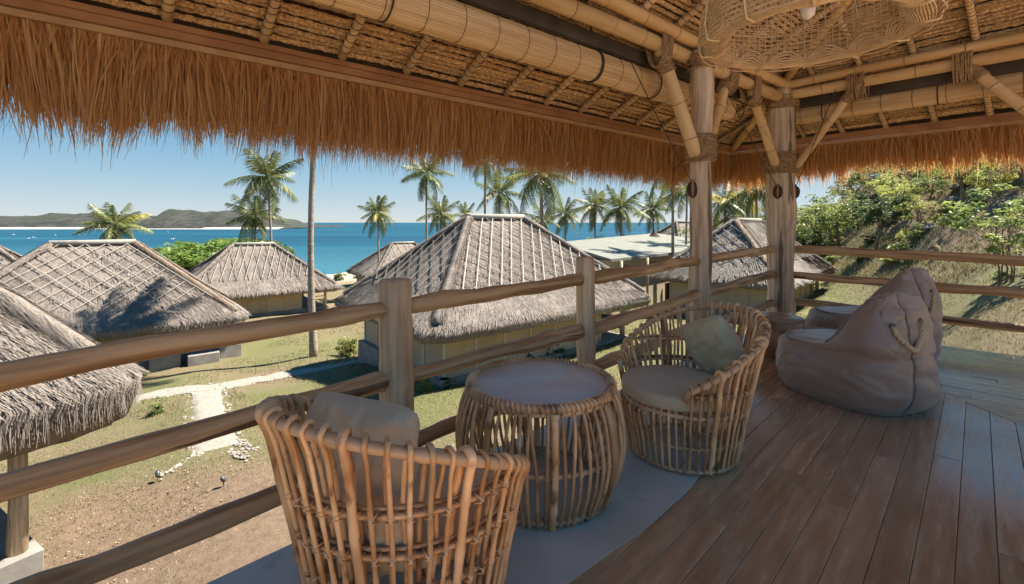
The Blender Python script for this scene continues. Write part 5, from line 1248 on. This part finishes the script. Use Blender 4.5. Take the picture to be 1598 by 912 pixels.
def make_chair(label):
    root = thing('rattan_chair', label, 'chair', (0, 0, 0), 'rattan tub chairs')
    random.seed(77); ths = []; n = 37
    for i in range(n): ths.append(-math.pi + (math.pi - TH0) * 0 + 0)
    ths = [TH0 + (2 * math.pi - 2 * TH0) * (i + .25) / (n - .5) for i in range(n)]
    ths = [t if t <= math.pi else t - 2 * math.pi for t in ths]
    for i, th in enumerate(ths):
        h = ch_h(th); R_ = ch_R(th); thick = (i % 6 == 3); r_ = .0135 if thick else random.uniform(.0066, .0082)
        j = random.gauss(0, .008); lo_ = pol(th + j, ch_r(th, 0) + .008, .012)
        pts = [lo_] + [pol(th + j * (1 - f) + random.gauss(0, .004), ch_r(th, h * f) + .010, h * f) for f in (.2, .4, .6, .8, .93)]
        pts += [pol(th, R_ + .020, h + .004), pol(th, R_ + .012, h + .022), pol(th + .01, R_ - .008, h + .027), pol(th + .02, R_ - .026, h + .008), pol(th + .035, R_ - .034, h - .05)]
        zs = [z for z in (.70, .58, .45, .34) if z < h - .1]
        pts += [pol(th + .05 + random.gauss(0, .006), ch_r(th, z) - .034, z) for z in zs] + [pol(th + .06, ch_r(th, .24) - .03, .24)]
        sp = smooth(pts, 4); b = MB(); b.tube(sp, noded(sp, r_, i), 8); b.build('cane', MT['rattan'], root)
    nf = 15
    for i in range(nf):
        th = -TH0 + 2 * TH0 * (i + .5) / nf; r_ = random.uniform(.0068, .0082)
        pts = [pol(th, .303, .012), pol(th, ch_r(th, .15) + .008, .15), pol(th + random.gauss(0, .01), ch_r(th, .3) + .012, .29), pol(th, .335, .335), pol(th, .322, .352), pol(th, .30, .335)]
        sp = smooth(pts, 4); b = MB(); b.tube(sp, noded(sp, r_, i), 8); b.build('cane', MT['rattan'], root)
    def hoop(z, off, r_, name, a0=-math.pi, a1=math.pi, mat='rattanpale', closed=True):
        k = 60; pts = [pol(a0 + (a1 - a0) * i / k, ch_r(a0 + (a1 - a0) * i / k, z) + off, z) for i in range(k + (0 if closed else 1))]
        b = MB(); b.tube(pts, r_, 8, closed=closed); b.build(name, MT[mat], root)
    # top rail
    k = 60; pts = []
    for i in range(k + 1):
        th = TH0 + (2 * math.pi - 2 * TH0) * i / k; th_ = th if th <= math.pi else th - 2 * math.pi; pts.append(pol(th, ch_R(th_), ch_h(th_)))
    pts = [pol(TH0 - .05, .36, .42)] + pts + [pol(-TH0 + .05, .36, .42)]
    b = MB(); b.tube(pts, noded(pts, .0165, 0), 10); b.build('top_rail', MT['rattanpale'], root)
    hoop(.02, .0, .012, 'base_ring'); hoop(.15, -.006, .009, 'hoop'); hoop(.325, -.012, .013, 'seat_ring')
    for z in (.45, .58):
        th1 = next(t for t in np.linspace(TH0, math.pi, 200) if ch_h(t) > z + .03)
        hoop(z, -.004, .008, 'hoop', th1, 2 * math.pi - th1, 'rattan', False); hoop(z - .004, -.026, .008, 'hoop', th1, 2 * math.pi - th1, 'rattan', False); hoop(z + .016, -.020, .006, 'hoop', th1, 2 * math.pi - th1, 'rattan', False)
    # X bindings
    b = MB()
    for th in ths:
        for z in (.15, .325, .45, .58):
            if z > ch_h(th) - .05: continue
            r_ = ch_r(th, z); 
            for sg in (-1, 1):
                b.tube([pol(th - sg * .035, r_ - .004, z - .014), pol(th - sg * .012, r_ + .0175, z - .006), pol(th + sg * .012, r_ + .019, z + .006), pol(th + sg * .035, r_ - .004, z + .014)], .0032, 4)
            b.tube([pol(th + .03, r_ - .036, z - .012), pol(th + .05, r_ - .046, z), pol(th + .075, r_ - .036, z + .012)], .0022, 4)
        b.tube([pol(th - .03, .303, .01), pol(th, .317, .02), pol(th + .03, .303, .03)], .0022, 4)
    for i in range(nf):
        th = -TH0 + 2 * TH0 * (i + .5) / nf
        for z in (.15, .31):
            r_ = ch_r(th, z); 
            for sg in (-1, 1): b.tube([pol(th - sg * .03, r_ - .004, z - .012), pol(th, r_ + .019, z), pol(th + sg * .03, r_ - .004, z + .012)], .0022, 4)
    b.build('binding', MT['bind'], root)['kind'] = 'stuff'
    for a in (.6, 2.2):       # crossed stretchers under the seat
        d_ = Vector((math.sin(a), math.cos(a), 0)); b = MB(); b.tube([d_ * .29 + UP * .30, d_ * .05 + UP * .2, -d_ * .27 + UP * .12], .012, 7); b.build('stretcher', MT['rattan'], root)
        b = MB(); b.tube([d_ * .30 + UP * .315, -d_ * .30 + UP * .315], .012, 7); b.build('seat_bar', MT['rattan'], root)
    return root
def cushion(label, loc, rz, r_=.285, h=.08):
    b = MB(); n = 48; V = []; prof = [(0, 0), (.9, .0), (.975, .006), (1, .018), (1.004, .045), (1.0, .068), (.975, .082), (.92, .088), (.6, .094), (.25, .096), (0, .096)]
    for rr, z in prof:
        for i in range(n):
            a = 2 * math.pi * i / n; k = 1 + .012 * mn.noise(Vector((math.cos(a) * 2, math.sin(a) * 2, z * 20)))
            V.append((math.cos(a) * rr * r_ * k, math.sin(a) * rr * r_ * k, z * h / .096 + .003 * mn.noise(Vector((math.cos(a) * rr * 4, math.sin(a) * rr * 4, 0)))))
    b.add(V, [(j * n + i, j * n + (i + 1) % n, (j + 1) * n + (i + 1) % n, (j + 1) * n + i) for j in range(len(prof) - 1) for i in range(n)])
    o = b.build('seat_cushion', MT['cushion']); tag(o, label, 'cushion', 'round khaki seat cushions'); o.location = loc; o.rotation_euler = (0, 0, rz)
    c = MB(); c.ring((0, 0, h * .14), (0, 0, 1), r_ * .998, .003, 48, 5); c.ring((0, 0, h * .86), (0, 0, 1), r_ * .975, .003, 48, 5); place('piping', c.me('piping', MT['cushion']), o)
    return o
def pillow(label, loc, rot, w, h, t, mat, seed):
    n = 30; V = []; Fc = []
    for side in (1, -1):
        for j in range(n + 1):
            for i in range(n + 1):
                u, v_ = -1 + 2 * i / n, -1 + 2 * j / n
                e = max(0, (1 - abs(u) ** 2.6)) ** .5 * max(0, (1 - abs(v_) ** 2.6)) ** .5
                pin = 1 - .07 * (1 - abs(u) ** 2) * abs(v_) ** 3 ; pin2 = 1 - .07 * (1 - v_ ** 2) * abs(u) ** 3
                wr = .030 * mn.noise(Vector((u * 3 + v_ * 2, v_ * 3, seed))) + .020 * mn.noise(Vector((u * 7, v_ * 4 + u * 3, seed + 3)))
                fold = .03 * math.exp(-((abs(u) + abs(v_) - 1.5) / .2) ** 2) * math.sin((u - v_) * 9 + seed)
                k2 = 1 - .13 * (abs(u) * abs(v_)) ** 3
                pin *= k2; pin2 *= k2
                V.append((u * w / 2 * pin2, side * (t * .5 * e * (1 + .2 * mn.noise(Vector((u, v_, seed)))) + (wr + fold * .4) * e), v_ * h / 2 * pin))
    m = (n + 1) ** 2
    for s in range(2):
        for j in range(n):
            for i in range(n):
                q_ = [s * m + j * (n + 1) + i, s * m + j * (n + 1) + i + 1, s * m + (j + 1) * (n + 1) + i + 1, s * m + (j + 1) * (n + 1) + i]; Fc.append(tuple(q_ if s else q_[::-1]))
    o = place('pillow', mesh('pillow', V, Fc, MT[mat])); tag(o, label, 'pillow', 'loose pillows in the rattan chairs'); o.location = loc; o.rotation_euler = rot
    return o
ch1 = make_chair('rattan tub chair in the foreground seen from behind'); 
f1 = Vector((.5, .866, 0)); f2 = Vector((-.914, -.405, 0)).normalized()
ch2 = copy_tree(ch1); ch2['label'] = 'rattan tub chair beyond the table, facing left with its seat cushion showing'
def yaw(f): return math.atan2(-f.x, f.y)
C1 = Vector((-.325, 1.507, .0045)); C2 = Vector((.93, 2.57, .0045))
ch1.scale = (.91,) * 3; ch2.scale = (.91,) * 3; ch1.location = C1; ch1.rotation_euler = (0, 0, yaw(f1)); ch2.location = C2; ch2.rotation_euler = (0, 0, yaw(f2))
cushion('round khaki seat cushion in the foreground chair, mostly hidden', C1 + UP * .315 + f1 * .01, 0)
cushion('round khaki seat cushion of the far chair beside the table', C2 + UP * .318 + f2 * .045, 1)
pillow('crumpled tan pillow leaning in the back of the foreground chair', C1 - f1 * .20 + Vector((-.02, 0, .55)), Euler((R(-12), R(-3), yaw(f1)), 'XYZ'), .46, .40, .14, 'pillowtan', 2)
pillow('plump sage pillow leaning in the far chair', C2 - f2 * .225 + Vector((.01, .0, .54)), Euler((R(-22), R(22), yaw(f2)), 'XYZ'), .36, .36, .17, 'pillow', 5)

# ---------------------------------------------------------------- rattan table
tb = thing('rattan_table', 'round rattan drum table with a grey top between the two chairs', 'table', (0, 0, 0)); random.seed(31)
def tr_(z): return float(np.interp(z, [0, .06, .14, .24, .34, .42, .48], [.315, .338, .368, .385, .378, .362, .338]))
NC = 66
for i in range(NC):
    th = 2 * math.pi * i / NC + random.gauss(0, .008); thick = i % 8 == 0; sl_ = random.gauss(0, .02) + (.07 if i % 8 in (2,) else -.06 if i % 8 in (6,) else 0); r_ = .0155 if thick else random.uniform(.0065, .0085)
    pts = [pol(th, tr_(0), .004)] + [pol(th + (sl_ * max(0, (z - .24)) / .24), tr_(z), z) for z in (.06, .14, .24, .34, .42, .475)]
    sp = smooth(pts, 4); b = MB(); b.tube(sp, noded(sp, r_, i), 8); b.build('cane', MT['rattan'], tb)
for z, off, r_ in ((.025, -.012, .012), (.24, -.018, .011), (.47, -.01, .012)):
    b = MB(); b.ring((0, 0, z), (0, 0, 1), tr_(z) + off, r_, 64, 8); b.build('hoop', MT['rattanpale'], tb)
b = MB(); b.ring((0, 0, .492), (0, 0, 1), .330, .016, 72, 8); b.build('rim', MT['rattanpale'], tb)
b = MB()      # wrapped rim: helix of cane round the ring
pts = []; turns = 96
for i in range(turns * 8):
    a = 2 * math.pi * i / (turns * 8); c = 2 * math.pi * i / 8; pts.append(Vector((math.sin(a) * (.330 + .0195 * math.cos(c)), math.cos(a) * (.330 + .0195 * math.cos(c)), .492 + .0195 * math.sin(c))))
b.tube(pts, .0052, 5, closed=True); b.build('rim_binding', MT['rattan'], tb)
b = MB()
for i in range(NC):
    th = 2 * math.pi * i / NC
    for z, o_ in ((.24, .0), (.022, .0)):
        r_ = tr_(z); b.tube([pol(th - .02, r_ - .03, z - .012), pol(th, r_ + .012, z + .002), pol(th + .03, r_ - .028, z + .013)], .0035, 5)
b.build('binding', MT['bind'], tb)['kind'] = 'stuff'
b = MB(); V = []; n = 64
for rr, z in ((0, .478), (.306, .478), (.312, .484), (.312, .494), (.308, .499), (0, .5)):
    V += [(math.cos(2 * math.pi * i / n) * rr, math.sin(2 * math.pi * i / n) * rr, z) for i in range(n)]
b.add(V, [(j * n + i, j * n + (i + 1) % n, (j + 1) * n + (i + 1) % n, (j + 1) * n + i) for j in range(5) for i in range(n)]); b.build('table_top', MT['tabletop'], tb)
tb.location = (.135, 2.215, .0045)

# ---------------------------------------------------------------- bean bags
def bb_sec(z):
    ymax = np.interp(z, [0, .04, .12, .28, .36, .395, .415, .425, .44, .50, .62, .74, .80, .835, .85], [.44, .50, .53, .52, .49, .45, .36, .20, .02, -.05, -.12, -.19, -.24, -.28, -.31])
    ymin = np.interp(z, [0, .05, .15, .35, .55, .72, .82, .85], [-.40, -.45, -.48, -.48, -.45, -.42, -.37, -.345])
    w = np.interp(z, [0, .05, .15, .30, .38, .43, .5, .6, .7, .8, .85], [.33, .365, .385, .37, .345, .355, .35, .33, .285, .22, .13])
    return ymin, ymax, w
def bb_pt(z, a, seed=0, disp=True):
    ymin, ymax, w = bb_sec(z); yc, hy = (ymin + ymax) / 2, (ymax - ymin) / 2; c, s = math.cos(a), math.sin(a); e = 2 / 2.7
    x = math.copysign(abs(s) ** e, s) * w; y = yc + math.copysign(abs(c) ** e, c) * hy
    if z < .42: x *= 1 - .14 * max(0, (y - .1) / .45) + .0; 
    p = Vector((x, y, z))
    if disp:
        nrm = Vector((s, c, .2)).normalized(); k = min(1, z / .05 + .15)
        d_ = .034 * mn.noise(Vector((x * 2.2, y * 2.2, z * 2 + seed))) + .016 * mn.noise(Vector((x * 4 + z * 6, y * 5, z * 9 + seed))) + .010 * (1 - abs(mn.noise(Vector((x * 2 + y * 2, y * 2 - x * 2, z * 2.2 + seed + 4)))) * 3)
        cr = mn.noise(Vector((x * 3 + seed, y * 3, z * 2))); w1 = mn.noise(Vector((x * 4 + z * 7 + cr * 2, y * 4 - z * 3, z * 5 + seed))); w2 = mn.noise(Vector((x * 9 - z * 8 + cr * 3, y * 9 + z * 6, z * 7 + seed)))
        d_ -= .013 * max(0, 1 - abs(w1) * 6) ** 2 * min(1, abs(cr) * 3); d_ -= .005 * max(0, 1 - abs(w2) * 5) * min(1, abs(cr) * 2.5)
        d_ -= .018 * math.exp(-((a % 6.283 - math.radians(188)) / .09) ** 2)
        d_ -= .016 * math.exp(-((z - .43) / .02) ** 2) * max(0, math.sin(6 * a))
        p += nrm * d_ * k
    return p
def make_bag(label, seed, shell='beanbag'):
    root = thing('bean_bag', label, 'bean bag', (0, 0, 0), 'brown bean bag loungers'); 
    zs = [0, .008, .02, .04, .06, .09, .12, .15, .18, .21, .24, .27, .30, .33, .355, .375, .39, .402, .411, .417, .421, .424, .427, .431, .436, .445, .46, .48, .5, .525, .55, .575, .6, .625, .65, .675, .7, .72, .74, .76, .78, .795, .81, .822, .832, .84, .846, .85]
    n = 200; V = []
    zs = sorted(set(zs + [(a_ + b_) / 2 for a_, b_ in zip(zs[:-1], zs[1:]) if b_ - a_ > .018]))
    for z in zs:
        for i in range(n): 
            p = bb_pt(z, 2 * math.pi * i / n, seed); V.append(p)
    c0 = Vector((0, 0, 0)); Fc = [(j * n + i, j * n + (i + 1) % n, (j + 1) * n + (i + 1) % n, (j + 1) * n + i) for j in range(len(zs) - 1) for i in range(n)]
    Fc = [f_[::-1] for f_ in Fc]; Fc.append(tuple(range(n))); Fc.append(tuple(range(len(zs) * n - 1, (len(zs) - 1) * n - 1, -1)))
    o = place('cover', mesh('cover', V, Fc, MT[shell]), root)
    # seams with cross stitches: along both flanks of the back and down the rear panel
    st = MB(); random.seed(seed)
    def stitched(path):
        L_ = 0; b2 = MB(); b2.tube(path, .005, 6)
        b2.build('seam', MT['beanbag'], root)
        for i in range(0, len(path) - 1):
            a_, c_ = path[i], path[i + 1]; t = (c_ - a_); 
            if t.length < 1e-4: continue
            ctr = Vector((0, (bb_sec(min(.8, a_.z))[0] + bb_sec(min(.8, a_.z))[1]) / 2, a_.z)); o_ = (a_ - ctr).normalized(); sdv = t.normalized().cross(o_).normalized()
            st.tube([a_ + sdv * .012 + o_ * .004, (a_ + c_) / 2 + o_ * .009, c_ - sdv * .012 + o_ * .004], .0018, 4)
            if i % 2: st.tube([a_ - sdv * .012 + o_ * .004, (a_ + c_) / 2 + o_ * .009, c_ + sdv * .012 + o_ * .004], .0018, 4)
    for sg in (1, -1):
        stitched([bb_pt(z, sg * (R(52) + R(30) * (z - .44)), seed) + Vector((sg * .004, .002, .0)) for z in np.linspace(.44, .82, 22)])
        stitched([bb_pt(.405, sg * R(a), seed) + Vector((0, 0, .006)) for a in np.linspace(70, 8, 20)])
    stitched([bb_pt(z, R(188) , seed) + Vector((.002, -.004, 0)) for z in np.linspace(.02, .80, 40)])
    stitched([bb_pt(.80 - .05 * math.cos(a * 1.0), a, seed) for a in np.linspace(R(70), R(290), 26)])
    o2 = st.build('stitching', MT['stitch'], root); o2['kind'] = 'stuff'
    # rope handle: three strands
    A = bb_pt(.64, R(180 + 36), seed); B = bb_pt(.66, R(180 - 8), seed); ctr = []
    for i in range(61):
        t = i / 60; p = A.lerp(B, t); k = math.sin(math.pi * t) ** .55; ctr.append(p + Vector((.02 * math.sin(6.28 * t) - .03 * k, -.06 * k, -.165 * k)) + Vector((0, -.006, 0)))
    for s in range(3):
        b = MB(); pts = []
        for i, p in enumerate(ctr):
            t = (ctr[min(i + 1, 60)] - ctr[max(i - 1, 0)]).normalized(); u_ = t.cross(Vector((0, 1, .01))).normalized(); w_ = t.cross(u_); a = i * .62 + s * 2.094; pts.append(p + (u_ * math.cos(a) + w_ * math.sin(a)) * .0085)
        b.tube(pts, .0098, 7); b.build('rope_handle', MT['rope'], root)
    for q_ in (A, B):
        b = MB(); b.ring(q_ + Vector((0, -.004, 0)), Vector((q_.x, q_.y, 0)), .018, .004, 16, 6); b.build('eyelet', MT['metal'], root)
    return root
fb_ = Vector((-.35, .937, 0))
bag1 = make_bag('nearer brown bean bag lounger with a rope handle on its back', 3); bag1.scale = (1, 1, .92); bag1.location = (2.45, 3.42, .003); bag1.rotation_euler = (0, 0, yaw(fb_))
bag2 = make_bag('farther brown bean bag lounger behind the one with the rope handle', 9); bag2.location = (3.30, 4.32, .003); bag2.rotation_euler = (0, 0, yaw(Vector((-.45, .89, 0))))

# ---------------------------------------------------------------- stump table
st_ = thing('stump_table', 'gnarled driftwood stump side table at the foot of the corner post', 'side table', (0, 0, 0))
V = []; n = 64; zs = np.linspace(0, .34, 22)
for z in zs:
    for i in range(n):
        a = 2 * math.pi * i / n; w_ = np.interp(z, [0, .08, .2, .3, .34], [.165, .17, .185, .215, .21]); lob = 1 + .12 * math.sin(3 * a + z * 3) + .07 * math.sin(5 * a + 1)
        d_ = .16 * mn.noise(Vector((math.cos(a) * 1.6, math.sin(a) * 1.6, z * 4))) - .35 * max(0, mn.noise(Vector((math.cos(a) * 2.3 + 5, math.sin(a) * 2.3, z * 5))) - .18)
        V.append((math.cos(a) * w_ * (lob + d_), math.sin(a) * w_ * (lob + d_), z))
Fc = [(j * n + i, j * n + (i + 1) % n, (j + 1) * n + (i + 1) % n, (j + 1) * n + i) for j in range(len(zs) - 1) for i in range(n)] + [tuple(range(n - 1, -1, -1))]
place('trunk_base', mesh('trunk_base', V, Fc, MT['stump']), st_)
V2_ = []; 
for z, k in ((.34, 1.0), (.352, 1.01), (.368, .995), (.374, .96), (.376, .5), (.376, .02)):
    for i in range(n):
        a = 2 * math.pi * i / n; lob = 1 + .12 * math.sin(3 * a + 1) + .07 * math.sin(5 * a + 1); V2_.append((math.cos(a) * .215 * lob * k, math.sin(a) * .215 * lob * k, z))
place('polished_top', mesh('polished_top', V2_, [(j * n + i, j * n + (i + 1) % n, (j + 1) * n + (i + 1) % n, (j + 1) * n + i) for j in range(5) for i in range(n)], MT['stumptop']), st_)
st_.location = (2.50, 4.42, 0); st_.rotation_euler = (0, 0, .6)
# unseen terrace added behind camera to bounce sunlight in, same level as the deck
b = MB(); tp_ = [ro(4.2, 4.95, 0), ro(-1.0, 4.95, 0), ro(-1.0, 12, 0), ro(14, 12, 0), ro(14, 4.95, 0)]
c4 = [ro(14, 5.05, 0), ro(0.5, 5.05, 0), ro(0.5, 13, 0), ro(14, 13, 0)]
b.add([p + UP * -.25 for p in c4] + [p + UP * -.045 for p in c4], [(0, 1, 2, 3), (7, 6, 5, 4), (4, 5, 1, 0), (5, 6, 2, 1), (6, 7, 3, 2), (7, 4, 0, 3)])
tag(b.build('rear_bounce_floor', M('warm_bounce_floor', (.52, .43, .32), (.60, .50, .38), 2, .9), None, False), kind='structure')

# copies that would share a description: name the nearer and the farther
from collections import defaultdict
dd = defaultdict(list)
for o in COL.objects:
    if o.parent is None and 'label' in o and 'category' in o: dd[o['label']].append(o)
for lb, os_ in dd.items():
    if len(os_) in (2, 3) and len(lb.split()) <= 14:
        os_.sort(key=lambda q: q.location.y)
        for o, w_ in zip(os_, ('nearer', 'farther') if len(os_) == 2 else ('nearest', 'middle', 'farthest')): o['label'] = lb + ', the ' + w_ if len(lb.split()) <= 14 else lb
